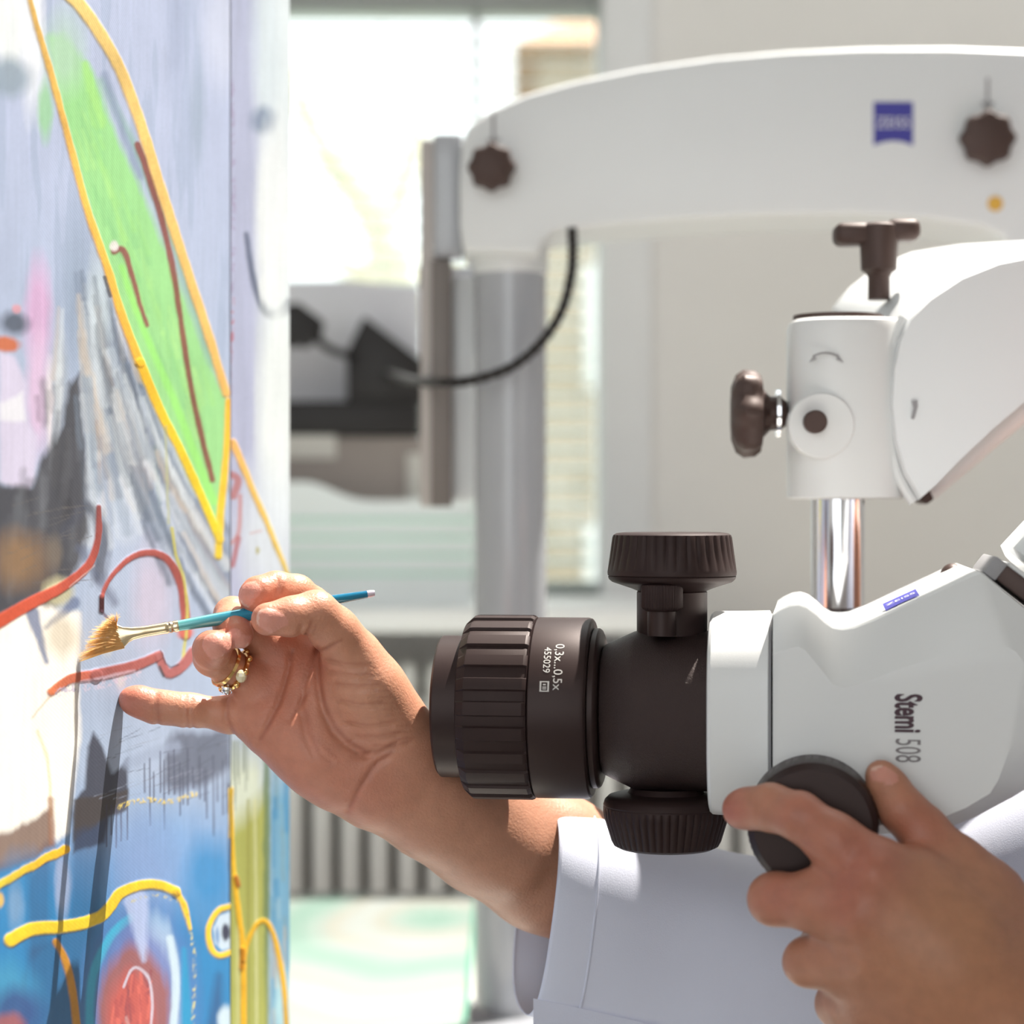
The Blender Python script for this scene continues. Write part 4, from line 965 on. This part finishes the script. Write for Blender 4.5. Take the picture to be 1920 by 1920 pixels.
def hj(px, py, o, base): return P(px, py, base+o/1000.0)
skin = mat('skin', (0.5,0.3,0.2,1), 0.42, attr='tone', sub=0.25, bump=0.65, bscale=800, vary=0.07, vscale=160, spec=0.4)
per = thing('person', 'person in a white lab coat holding a fan brush and turning the focus knob', 'person', (0.34, 0.98, 0.0))

# ---- right hand (palm towards the camera) and forearm
HB = 0.975
R = lambda px, py, o=0.0: hj(px, py, o, HB)
k_ = HB/F
def rr_(px): return px*k_
lo = P(205, 1760, 0.99); lo = np.array((P(205,0,1.0)[0], 0.915, P(0,1850,1.0)[2])); hi = np.array((P(1130,0,1.06)[0], 1.075, P(0,1052,0.95)[2]))
Fd = Field(lo, hi, 0.00095)
ch = lambda pts, k=0.004, sq=1.0: Fd.chain([(R(*p[:3]), rr_(p[3])) for p in pts], k, sq)
# forearm: two bones side by side
ch([(722,1474,8,58),(800,1524,18,68),(900,1584,36,77),(1010,1644,56,88),(1200,1740,72,92)], 0.02)
ch([(782,1418,6,54),(840,1462,18,62),(1050,1594,58,88),(1240,1690,74,95)], 0.02)
# metacarpals and pads
ch([(700,1440,4,54),(600,1398,0,48),(474,1344,0,34)], 0.014)
ch([(722,1420,4,52),(600,1355,0,48),(486,1284,0,36)], 0.014)
ch([(738,1402,4,52),(630,1310,2,48),(522,1220,4,38)], 0.014)
ch([(752,1390,2,50),(670,1280,4,46),(602,1196,8,36)], 0.014)
ch([(668,1446,-3,54),(590,1418,-4,50),(505,1372,-3,36)], 0.016)       # outer pad
ch([(772,1398,0,48),(722,1338,-6,54),(690,1284,-11,52),(660,1228,-14,44)], 0.012)  # thumb pad
ch([(640,1470,0,34),(690,1490,6,46)], 0.02)
# thumb
ch([(660,1228,-14,46),(628,1184,-22,40),(592,1149,-30,39)], 0.007)
ch([(592,1149,-30,38),(548,1156,-36,34),(502,1161,-41,30)], 0.004)
# index
ch([(606,1196,8,38),(584,1136,-4,34),(556,1112,-12,33)], 0.004)
ch([(556,1112,-12,33),(518,1106,-19,33),(484,1114,-24,31),(478,1119,-25,29)], 0.003)
# middle
ch([(522,1218,4,38),(470,1180,-2,34),(436,1154,-10,33)], 0.004)
ch([(436,1154,-10,34),(434,1172,-22,32),(449,1190,-31,26)], 0.003)
# ring
ch([(484,1284,-1,36),(428,1252,-9,32),(398,1232,-20,33)], 0.004)
ch([(398,1232,-20,34),(397,1218,-32,33),(404,1212,-38,29)], 0.003)
# little finger
ch([(474,1344,0,36),(430,1340,0,33),(362,1332,-2,28),(300,1324,-3,27),(262,1314,-3,25),(245,1311,-3,22)], 0.004)
Fd.cone(R(286,1330,-5), rr_(22), R(256,1318,-5), rr_(18), 0.006); Fd.cone(R(330,1331,-6), rr_(21), R(345,1333,-6), rr_(20), 0.008)
# wrist tendons
Fd.cone(R(770,1470,0), rr_(12), R(980,1590,26), rr_(18), 0.02); Fd.cone(R(745,1492,2), rr_(10), R(960,1625,24), rr_(16), 0.02)
fs = (0.90, HB+0.004)
CRE = []
def cr(pts, w=0.0011, d=0.0007, f=None):
    Fd.crease([R(x, y, 0) for x, y in pts], w, d*1.25, f or fs); CRE.append((pts, w*0.8, min(d/0.0010, 1.0), f or fs))
cr([(548,1222),(545,1250),(538,1280),(526,1318),(507,1355),(490,1384)], 0.0013, 0.0009)
cr([(595,1214),(600,1272),(610,1324),(628,1362),(652,1388),(690,1411)], 0.0014, 0.0010)
cr([(592,1222),(574,1285),(569,1326),(580,1373),(596,1406)], 0.0011, 0.0006)
cr([(548,1345),(562,1325),(578,1298)], 0.0010, 0.0005); cr([(575,1335),(590,1385),(630,1420)], 0.0009, 0.0005)
cr([(733,1411),(707,1426),(678,1470),(655,1512)], 0.0012, 0.0008); cr([(748,1386),(710,1408),(668,1412)], 0.0010, 0.0006)
for pts in ([(618,1236),(650,1244),(690,1246)],[(630,1280),(670,1285),(712,1282)],[(640,1312),(676,1320),(716,1316)],[(652,1352),(690,1360),(738,1352)],[(622,1258),(660,1264),(700,1264)],[(668,1378),(705,1380),(750,1372)],[(700,1398),(740,1398),(772,1388)]):
    cr(pts, 0.0009, 0.00055)
for i in range(14):
    y = 1240+i*11; x = 688+i*5.5
    cr([(x-14, y+2),(x+16, y)], 0.0006, 0.00035)
fth = (0.90, HB-0.012)
cr([(583,1164),(578,1182),(572,1196)], 0.0010, 0.0009, fth); cr([(592,1172),(588,1186)], 0.0008, 0.0006, fth)
cr([(640,1200),(612,1216),(596,1218)], 0.0011, 0.0008)
cr([(531,1078),(533,1096),(528,1112)], 0.0009, 0.0007, (0.90, HB)); cr([(299,1300),(296,1326),(299,1354)], 0.0010, 0.0006); cr([(354,1306),(350,1332),(353,1362)], 0.0009, 0.0006); cr([(364,1306),(361,1334),(364,1362)], 0.0009, 0.0006)
cr([(427,1312),(428,1345),(440,1378)], 0.0011, 0.0007)
# nails
Fd.nail(R(506,1160,-48.5), (-0.30,-0.86,0.42), (-1,0.22,0.22), rr_(27), rr_(20))
Fd.nail(R(466,1113,-30), (-0.62,-0.72,0.28), (-0.45,0.1,-0.62), rr_(25), rr_(19))
Fd.nail(R(440,1200,-37), (-0.45,-0.85,-0.05), (0.5,-0.3,-0.6), rr_(22), rr_(18))
Fd.nail(R(399,1206,-45), (-0.22,-0.80,0.58), (0.62,-0.35,-0.65), rr_(24), rr_(20))
V1, Q1 = surface_nets(Fd.D, Fd.lo, Fd.h); del Fd.D
print('right arm', len(V1))

# ---- left hand (back towards the camera), nearer
LB = 0.845
Lh = lambda px, py, o=0.0: hj(px, py, o, LB); kl_ = LB/F
lo = np.array((P(1335,0,LB)[0], 0.775, P(0,2120,LB)[2])); hi = np.array((P(2130,0,LB)[0], 0.915, P(0,1415,LB)[2]))
Fd = Field(lo, hi, 0.0011)
ch = lambda pts, k=0.005, sq=1.0: Fd.chain([(Lh(*p[:3]), p[3]*kl_) for p in pts], k, sq)
ch([(1930,1960,0,105),(1790,1780,-6,78),(1636,1632,-8,56)], 0.02)     # index metacarpal
ch([(1950,1990,2,105),(1770,1830,-5,74),(1606,1712,-7,54)], 0.02)
ch([(1960,2030,6,100),(1760,1890,2,72),(1618,1800,-2,52)], 0.02)
ch([(1960,2060,12,95),(1770,1960,12,70),(1630,1880,8,50)], 0.02)
ch([(1930,1960,0,110),(2080,2160,6,140)], 0.03)
ch([(1800,1720,2,66),(1720,1640,2,44)], 0.02)
# index
ch([(1632,1630,-8,54),(1565,1578,-6,46),(1498,1530,0,43)], 0.008)
ch([(1498,1530,0,42),(1445,1514,10,42),(1400,1516,18,36),(1388,1518,20,33)], 0.005)
# middle, ring, little finger folded away behind the knob
ch([(1606,1712,-7,54),(1530,1690,-2,50),(1452,1686,6,47)], 0.008); ch([(1452,1686,6,46),(1480,1660,26,38),(1520,1640,36,32)], 0.005)
ch([(1618,1800,-2,50),(1560,1800,4,45),(1514,1804,10,43)], 0.008); ch([(1514,1804,10,42),(1540,1770,28,36),(1580,1740,38,30)], 0.005)
ch([(1634,1880,8,48),(1590,1880,16,42),(1572,1884,22,40)], 0.008); ch([(1572,1884,22,38),(1600,1850,34,30)], 0.005)
# thumb
ch([(1900,1780,8,80),(1846,1688,12,62),(1790,1622,14,50)], 0.015); ch([(1790,1622,14,50),(1730,1556,16,42),(1690,1516,16,41)], 0.007)
ch([(1690,1516,16,41),(1664,1474,20,35),(1651,1452,22,28)], 0.005)
# tendons and knuckles
for a, b in (((1640,1640,-21),(1880,1900,-18)), ((1612,1716,-19),(1890,1930,-18)), ((1626,1804,-13),(1890,1970,-14))):
    Fd.cone(Lh(*a), 11*kl_, Lh(*b), 10*kl_, 0.012)
lf = (0.76, LB+0.004); crl = lambda pts, w=0.0012, d=0.0006: Fd.crease([Lh(x, y, 0) for x, y in pts], w, d, lf)
crl([(1478,1490),(1490,1520),(1484,1556)]); crl([(1492,1488),(1504,1520),(1498,1560)]); crl([(1420,1480),(1424,1516),(1420,1552)], 0.001, 0.0005)
for kx_, ky_ in ((1590,1590),(1570,1680),(1580,1780)):
    for q_ in (-10, 0, 10): crl([(kx_+q_-6, ky_-26),(kx_+q_, ky_),(kx_+q_-4, ky_+26)], 0.0011, 0.00045)
crl([(1690,1482),(1700,1500),(1720,1516)], 0.001, 0.0006)
Fd.nail(Lh(1662,1452,14), (0.55,-0.75,0.35), (-0.35,0.15,0.9), 22*kl_, 16*kl_)
V2, Q2 = surface_nets(Fd.D, Fd.lo, Fd.h); del Fd.D
print('left hand', len(V2))
# ---- upper arms and trunk under the coat (coarse)
lo = np.array((0.02, 0.68, 0.55)); hi = np.array((0.62, 1.26, 1.36)); Fd = Field(lo, hi, 0.008)
Fd.D[:] = 0.3
el_r = P(1500,1880,1.06); sh_r = np.array((0.36,1.07,1.10)); sh_l = np.array((0.38,0.79,1.10)); el_l = np.array((0.33,0.83,0.86))
for a, ra, b, rb in ((P(1130,1690,1.045),0.026,el_r,0.036),(el_r,0.036,sh_r,0.05),(sh_r,0.055,sh_l,0.055),(sh_l,0.05,el_l,0.036),(el_l,0.034,P(2060,2120,0.85),0.028),
    (np.array((0.40,0.93,1.06)),0.11,np.array((0.42,0.93,0.62)),0.12),(np.array((0.38,0.93,1.15)),0.05,np.array((0.37,0.93,1.27)),0.048)):
    Fd.cone(a, ra, b, rb, 0.04)
V3, Q3 = surface_nets(Fd.D, Fd.lo, Fd.h)
Vb = np.vstack([V1, V2, V3]); Qb = np.vstack([Q1, Q2+len(V1), Q3+len(V1)+len(V2)])
# skin tones
base = lin((206,146,118)); col = np.tile(base, (len(Vb), 1)).astype(np.float32)
def tone(cn, r, c, w):
    d = np.linalg.norm(Vb-np.asarray(cn), axis=1); a = (w*np.exp(-(d/r)**2))[:, None]; col[:] = col*(1-a)+lin(c)*a
for p, r, c, w in ((R(252,1312,-3),0.012,(206,116,98),0.8),(R(478,1116,-24),0.012,(212,122,98),0.7),(R(500,1160,-41),0.012,(208,130,108),0.5),(R(450,1195,-30),0.010,(200,116,96),0.6),(R(400,1214,-36),0.011,(202,118,98),0.6),
    (R(520,1330,-12),0.022,(206,128,104),0.6),(R(600,1420,-14),0.03,(210,136,112),0.6),(R(690,1480,-8),0.02,(206,130,110),0.5),(R(540,1230,-8),0.016,(200,116,90),0.6),(R(615,1235,-14),0.010,(196,112,92),0.6),(R(690,1300,-22),0.02,(206,150,120),0.6),
    (R(900,1570,20),0.045,(192,142,116),0.8),(R(1010,1640,30),0.05,(190,138,112),0.9),
    (Lh(1500,1520,-8),0.013,(196,122,104),0.6),(Lh(1600,1590,-18),0.018,(200,122,104),0.6),(Lh(1590,1690,-18),0.014,(196,112,96),0.6),(Lh(1640,1620,-18),0.012,(192,112,96),0.5),(Lh(1374,1518,16),0.01,(204,120,108),0.7),(Lh(1720,1560,6),0.014,(200,116,96),0.6),(Lh(1460,1680,-4),0.012,(200,120,104),0.6),
    (Lh(1820,1760,-20),0.035,(196,146,110),0.6),(Lh(1880,1900,-20),0.04,(204,142,106),0.6)):
    tone(p, r, c, w)
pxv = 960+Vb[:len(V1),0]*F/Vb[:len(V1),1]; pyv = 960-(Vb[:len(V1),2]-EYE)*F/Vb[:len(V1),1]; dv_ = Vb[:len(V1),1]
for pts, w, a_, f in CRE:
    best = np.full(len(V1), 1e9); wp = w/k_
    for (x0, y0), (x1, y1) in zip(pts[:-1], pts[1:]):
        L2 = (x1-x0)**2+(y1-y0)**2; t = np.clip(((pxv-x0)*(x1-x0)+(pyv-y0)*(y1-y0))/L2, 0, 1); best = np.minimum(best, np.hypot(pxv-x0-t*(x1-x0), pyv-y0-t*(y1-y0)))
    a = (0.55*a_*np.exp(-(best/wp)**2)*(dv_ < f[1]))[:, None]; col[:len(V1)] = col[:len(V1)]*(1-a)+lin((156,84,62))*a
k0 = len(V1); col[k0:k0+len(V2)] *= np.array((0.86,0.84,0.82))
for c, n, u, v, l, w in NAILS:
    d = Vb-c; pn = d@n; r = ((np.abs(d@u)/l)**2.6+(np.abs(d@v)/w)**2.6)**(1/2.6); m = (r < 0.97)&(np.abs(pn) < 0.006)
    a = np.where(m, 0.75, 0)[:, None]; col[:] = col*(1-a)+lin((226,160,144))*a
    m = (r < 0.97)&(np.abs(pn) < 0.006)&((d@u)/l > 0.72); a = np.where(m, 0.6, 0)[:, None]; col[:] = col*(1-a)+lin((236,206,190))*a
me = bpy.data.meshes.new('body'); Vl = (Vb-origin(per)).astype(np.float32)
me.vertices.add(len(Vl)); me.vertices.foreach_set('co', Vl.ravel()); me.loops.add(Qb.size); me.loops.foreach_set('vertex_index', Qb.astype(np.int32).ravel())
me.polygons.add(len(Qb)); me.polygons.foreach_set('loop_start', np.arange(0, Qb.size, 4, dtype=np.int32)); me.polygons.foreach_set('loop_total', np.full(len(Qb), 4, np.int32)); me.polygons.foreach_set('use_smooth', np.ones(len(Qb), bool))
me.update(); me.validate()
at = me.color_attributes.new('tone', 'FLOAT_COLOR', 'POINT'); cc4 = np.ones((len(Vl), 4), np.float32); cc4[:, :3] = np.clip(col, 0, 1)*SKIN_GAIN; at.data.foreach_set('color', cc4.ravel())
bm = bmesh.new(); bm.from_mesh(me); bmesh.ops.recalc_face_normals(bm, faces=bm.faces)
for _ in range(2): bmesh.ops.smooth_vert(bm, verts=bm.verts, factor=0.35, use_axis_x=True, use_axis_y=True, use_axis_z=True)
bm.to_mesh(me); bm.free(); me.materials.append(skin)
body = bpy.data.objects.new('body', me); C.objects.link(body); body.parent = per

# ---- rings
def ring(c, axis, r, w):
    a, u, v = frame_of(axis); n = 40; pts = [np.asarray(c)+r*(math.cos(t)*u+math.sin(t)*v) for t in np.linspace(0, 2*math.pi, n, endpoint=False)]
    prof = [(-w,0.0),(-w*0.7,0.0008),(w*0.7,0.0008),(w,0.0),(w*0.7,-0.0004),(-w*0.7,-0.0004)]
    return lathe([(t, r+q) for t, q in prof]+[(-w, r)], c, axis, 48), pts
fa = R(484,1284,-1)-R(428,1252,-9); 
rc1 = R(424,1250,-10); g, _ = ring(rc1, fa, rr_(37.5), 0.0011); gd = obj('gold_ring', g, M['gold'], per)
rc2 = R(441,1259,-7); g, _ = ring(rc2, fa, rr_(38.5), 0.0009); r2 = obj('stone_ring', g, M['gold'], per)
a, u, v = frame_of(fa)
for k in range(9):
    t = 2*math.pi*k/9+0.3; p = rc2+(rr_(38.5)+0.0009)*(math.cos(t)*u+math.sin(t)*v)
    obj('bead', ellipsoid(p, (0.0016,0.0016,0.0016), n=12, m=8), M['gold'], r2)
sp = R(425,1292,-14); cl_ = [sp+np.array((math.cos(t)*0.0017, -0.0006, math.sin(t)*0.0017)) for t in np.linspace(0, 6.28, 6)[:-1]]
for q in cl_: obj('claw', ellipsoid(q, (0.0010,0.0010,0.0010), n=8, m=6), M['silver'], r2)
obj('stone', ellipsoid(sp+np.array((0,-0.0012,0)), (0.0019,0.0016,0.0019), n=10, m=6), M['silver'], r2, smooth=False)
obj('yellow_stone', ellipsoid(R(452,1268,-16), (0.0026,0.0022,0.0030), n=10, m=6), M['gem'], r2, smooth=False)

# ---- lab coat
def ering(c, U, Vv, n=48, ph=0.0, wr=0.0, seed=0):
    th = np.linspace(0, 2*math.pi, n, endpoint=False); out = []
    for t in th:
        w = 1.0+wr*(math.sin(3*t+seed)*0.6+math.sin(5*t+1.7*seed)*0.4)
        a_, b_ = math.cos(t), math.sin(t); g_ = (abs(a_)**2.7+abs(b_)**2.7)**(-1/2.7); w *= g_; out.append(c+U*a_*w+Vv*b_*w)
    return out
def sleeve_ring(px, py, d, ux, uy, vx, vd, wr=0.0, seed=0):
    k = d/F; return ering(P(px, py, d), np.array((ux*k, 0, -uy*k)), np.array((vx*k, vd, 0)), wr=wr, seed=seed)
sr = [sleeve_ring(1002,1700,1.030,26,-193,-28,0.043), sleeve_ring(1004,1700,1.030,27,-196,-28,0.045), sleeve_ring(1040,1708,1.031,26,-196,-26,0.045,0.004,0), sleeve_ring(1082,1716,1.033,24,-193,-22,0.045,0.006,1),
      sleeve_ring(1086,1717,1.033,24,-191,-22,0.0445,0.006,1), sleeve_ring(1160,1738,1.037,22,-193,-16,0.045,0.012,2), sleeve_ring(1240,1764,1.043,18,-202,-10,0.046,0.02,2.6), sleeve_ring(1330,1800,1.046,10,-206,0,0.05,0.028,3.1),
      sleeve_ring(1420,1836,1.046,-10,-226,12,0.052,0.03,3.7), sleeve_ring(1510,1850,1.044,-40,-238,24,0.054,0.03,4.4), sleeve_ring(1620,1840,1.04,-72,-236,20,0.056,0.02,5.0), sleeve_ring(1760,1786,1.035,-90,-232,14,0.06,0.015,5.6),
      sleeve_ring(1920,1700,1.03,-96,-236,10,0.064,0.01,6.2), sleeve_ring(2120,1600,1.03,-80,-240,6,0.07,0.01,6.6)]
g = loft(sr, False, False)
ct = thing('x', 'x', 'x', (0,0,0)); bpy.data.objects.remove(ct)
coat = obj('lab_coat_sleeve', g, M['coatcl'], per, sharp=1.2)
md = coat.modifiers.new('thickness', 'SOLIDIFY'); md.thickness = 0.0012; md.offset = -1
md = coat.modifiers.new('soft', 'SUBSURF'); md.levels = 1; md.render_levels = 2
# stitched seam behind the cuff, hem turned up at the bottom, shoulder seam
def on_ring(a, b, t, th0, th1, n=24, lift=1.006):
    ra, rb = np.array(sr[a]), np.array(sr[b]); r = ra*(1-t)+rb*t; c = r.mean(0); m = len(r)
    return [c+(r[int(i) % m]-c)*lift for i in np.linspace(th0*m, th1*m, n)]
obj('cuff_seam', tube(on_ring(3, 4, 0.2, -0.46, -0.04, 20, 1.001), 0.0006, 6, 3), M['coatcl'], coat)
hem = []
for i, (x, y) in enumerate(((1000,1872),(1060,1884),(1120,1898),(1200,1916),(1300,1940))):
    hem.append([P(x, y, 0.992+0.002*i), P(x, y+60, 0.988+0.002*i), P(x, y+150, 0.996+0.002*i), P(x, y+150, 0.999+0.002*i), P(x, y+50, 0.992+0.002*i)])
# turned hem: a soft fold of cloth
obj('folded_hem', loft(hem), M['coatcl'], coat)
trk = []
for z, hx, hy, cx, cy in ((0.50,0.165,0.215,0.44,0.93),(0.70,0.155,0.20,0.435,0.93),(0.86,0.150,0.20,0.43,0.93),(1.00,0.150,0.21,0.42,0.93),(1.07,0.140,0.205,0.41,0.93),(1.12,0.105,0.17,0.40,0.93),(1.155,0.075,0.09,0.385,0.93),(1.175,0.062,0.066,0.38,0.93)):
    trk.append([np.array((cx+hx*math.cos(t), cy+hy*math.sin(t), z)) for t in np.linspace(0, 2*math.pi, 40, endpoint=False)])
tk_ = obj('lab_coat_body', loft(trk, True, False), M['coatcl'], per, sharp=1.2)
sl = [ering(np.array(c), np.array(U), np.array(Vv)) for c, U, Vv in (((0.375,0.80,1.06),(0,0.02,0.075),(0.06,0.045,0)), ((0.35,0.79,0.97),(0.06,0,0.03),(0,0.06,0)), ((0.325,0.815,0.88),(0.06,0,0.045),(0,0.058,0)), ((0.285,0.84,0.868),(0.02,0,0.062),(0,0.055,0)), ((0.255,0.845,0.885),(0.0,0,0.056),(0,0.052,0)))]
s2 = obj('lab_coat_near_sleeve', loft(sl, True, False), M['coatcl'], per, sharp=1.2)
md = s2.modifiers.new('thickness', 'SOLIDIFY'); md.thickness = 0.0012; md.offset = -1
# yoke seam at the right edge of the picture
obj('shoulder_seam', tube([P(x, y, d) for x, y, d in ((1822,1524,0.985),(1850,1546,0.977),(1885,1572,0.970),(1925,1602,0.966),(1980,1640,0.962))], 0.0006, 6, 3), M['coatcl'], coat) if False else None

# ================================================================== the fan brush held in the right hand
br = thing('fan_brush', 'fan brush with a turquoise handle and golden bristles held in the right hand', 'brush', P(470,1150,0.95))
A0 = P(236,1190,0.937); A1 = P(702,1112,0.963); ax_ = A1-A0; Lb = np.linalg.norm(ax_); ax_ /= Lb
def bp(px): return (px-236)/(702-236)*Lb
kk = 0.95/F
teal = bpy.data.materials.new('pearl_turquoise_lacquer'); teal.use_nodes = True; nt = teal.node_tree; b = nt.nodes['Principled BSDF']
b.inputs['Roughness'].default_value = 0.22; b.inputs['Metallic'].default_value = 0.35; b.inputs['Coat Weight'].default_value = 0.8; b.inputs['Coat Roughness'].default_value = 0.05
tc = nt.nodes.new('ShaderNodeTexCoord'); sp_ = nt.nodes.new('ShaderNodeSeparateXYZ'); mr = nt.nodes.new('ShaderNodeMapRange'); crn = nt.nodes.new('ShaderNodeValToRGB')
mr.inputs[1].default_value = -0.036; mr.inputs[2].default_value = 0.06
crn.color_ramp.elements[0].color = rgb(120,196,190); crn.color_ramp.elements[1].color = rgb(20,110,150); e = crn.color_ramp.elements.new(0.35); e.color = rgb(16,134,170)
nt.links.new(tc.outputs['Object'], sp_.inputs[0]); nt.links.new(sp_.outputs[0], mr.inputs[0]); nt.links.new(mr.outputs[0], crn.inputs[0]); nt.links.new(crn.outputs[0], b.inputs['Base Color'])
obj('handle', lathe([(bp(318),kk*8.5),(bp(330),kk*10),(bp(400),kk*12),(bp(470),kk*13),(bp(560),kk*11),(bp(640),kk*9),(bp(690),kk*7)], A0, ax_, 40), teal, br)
obj('handle_tip', lathe([(bp(688),kk*7.1),(bp(697),kk*6.8),(bp(702),kk*5.5),(bp(703),0.0001)], A0, ax_, 32), mat('silver_dip', rgb(210,200,216), 0.3, metal=0.4), br)
# ferrule: round at the handle, flattened into the fan
_, u_, v_ = frame_of(ax_)
up = np.array((0,0,1.0)); up = up-ax_*(up@ax_); up /= np.linalg.norm(up); sd = np.cross(ax_, up)
rings = []
for px, a_, b_ in ((332,11,11),(326,11.3,11.3),(322,9.8,9.8),(318,11.3,11.3),(314,9.8,9.8),(310,11.3,11.3),(306,10.6,10.6),(270,10.5,10),(248,12,8),(236,15,5.5),(226,22,4),(221,26,3.4)):
    rings.append([A0+ax_*bp(px)+kk*(a_*math.cos(t)*up*1.0+b_*math.sin(t)*sd)-ax_*kk*(0 if px > 240 else (8 if px > 230 else 10))*math.cos(t)*0.4 for t in np.linspace(0, 2*math.pi, 32, endpoint=False)])
obj('ferrule', loft(rings), mat('champagne_ferrule', (0.86,0.70,0.46,1), 0.2, metal=1.0), br)
# bristles
r2_ = np.random.default_rng(3); Vv = []; Ff = []
hair = mat('golden_bristle', rgb(255,233,184), 0.5, vary=0.12, vscale=900)
nt = hair.node_tree; tl = nt.nodes.new('ShaderNodeBsdfTranslucent'); tl.inputs[0].default_value = rgb(255,234,186); mxh = nt.nodes.new('ShaderNodeMixShader'); mxh.inputs[0].default_value = 0.75
nt.links.new(nt.nodes['Principled BSDF'].outputs[0], mxh.inputs[1]); nt.links.new(tl.outputs[0], mxh.inputs[2]); nt.links.new(mxh.outputs[0], nt.nodes['Material Output'].inputs[0])
root_c = A0+ax_*bp(226)
for i in range(420):
    s_ = r2_.uniform(-1, 1); dpt = r2_.uniform(-1, 1)
    p0 = root_c+up*s_*24*kk-ax_*s_*4*kk+sd*dpt*3.0*kk
    # end on the fan's arc: from (212,1150) at the top to (150,1240) at the bottom
    f = (s_+1)/2; ex_, ey_ = 150+62*f**1.6+r2_.normal(0, 3.5)+r2_.uniform(0, 14)*(f > 0.1), 1240-90*f**0.85+r2_.normal(0, 3)
    p2 = P(ex_, ey_, 0.925+0.010*f+dpt*0.0014); mid = (p0+p2)/2+up*0.0006*(f-0.5)+sd*dpt*0.0004+np.array((0,0,0.0008))
    n0 = len(Vv); w = 0.00019
    for q, ww in ((p0, w), (mid, w*0.9), (p2, w*0.25)):
        for t in (0, 2.094, 4.189): Vv.append(q+ww*(math.cos(t)*up+math.sin(t)*sd))
    for a in (0, 3):
        for j in range(3): Ff.append([n0+a+j, n0+a+(j+1)%3, n0+a+3+(j+1)%3, n0+a+3+j])
o = obj('bristles', (np.array(Vv), Ff), hair, br); o['kind'] = 'stuff'
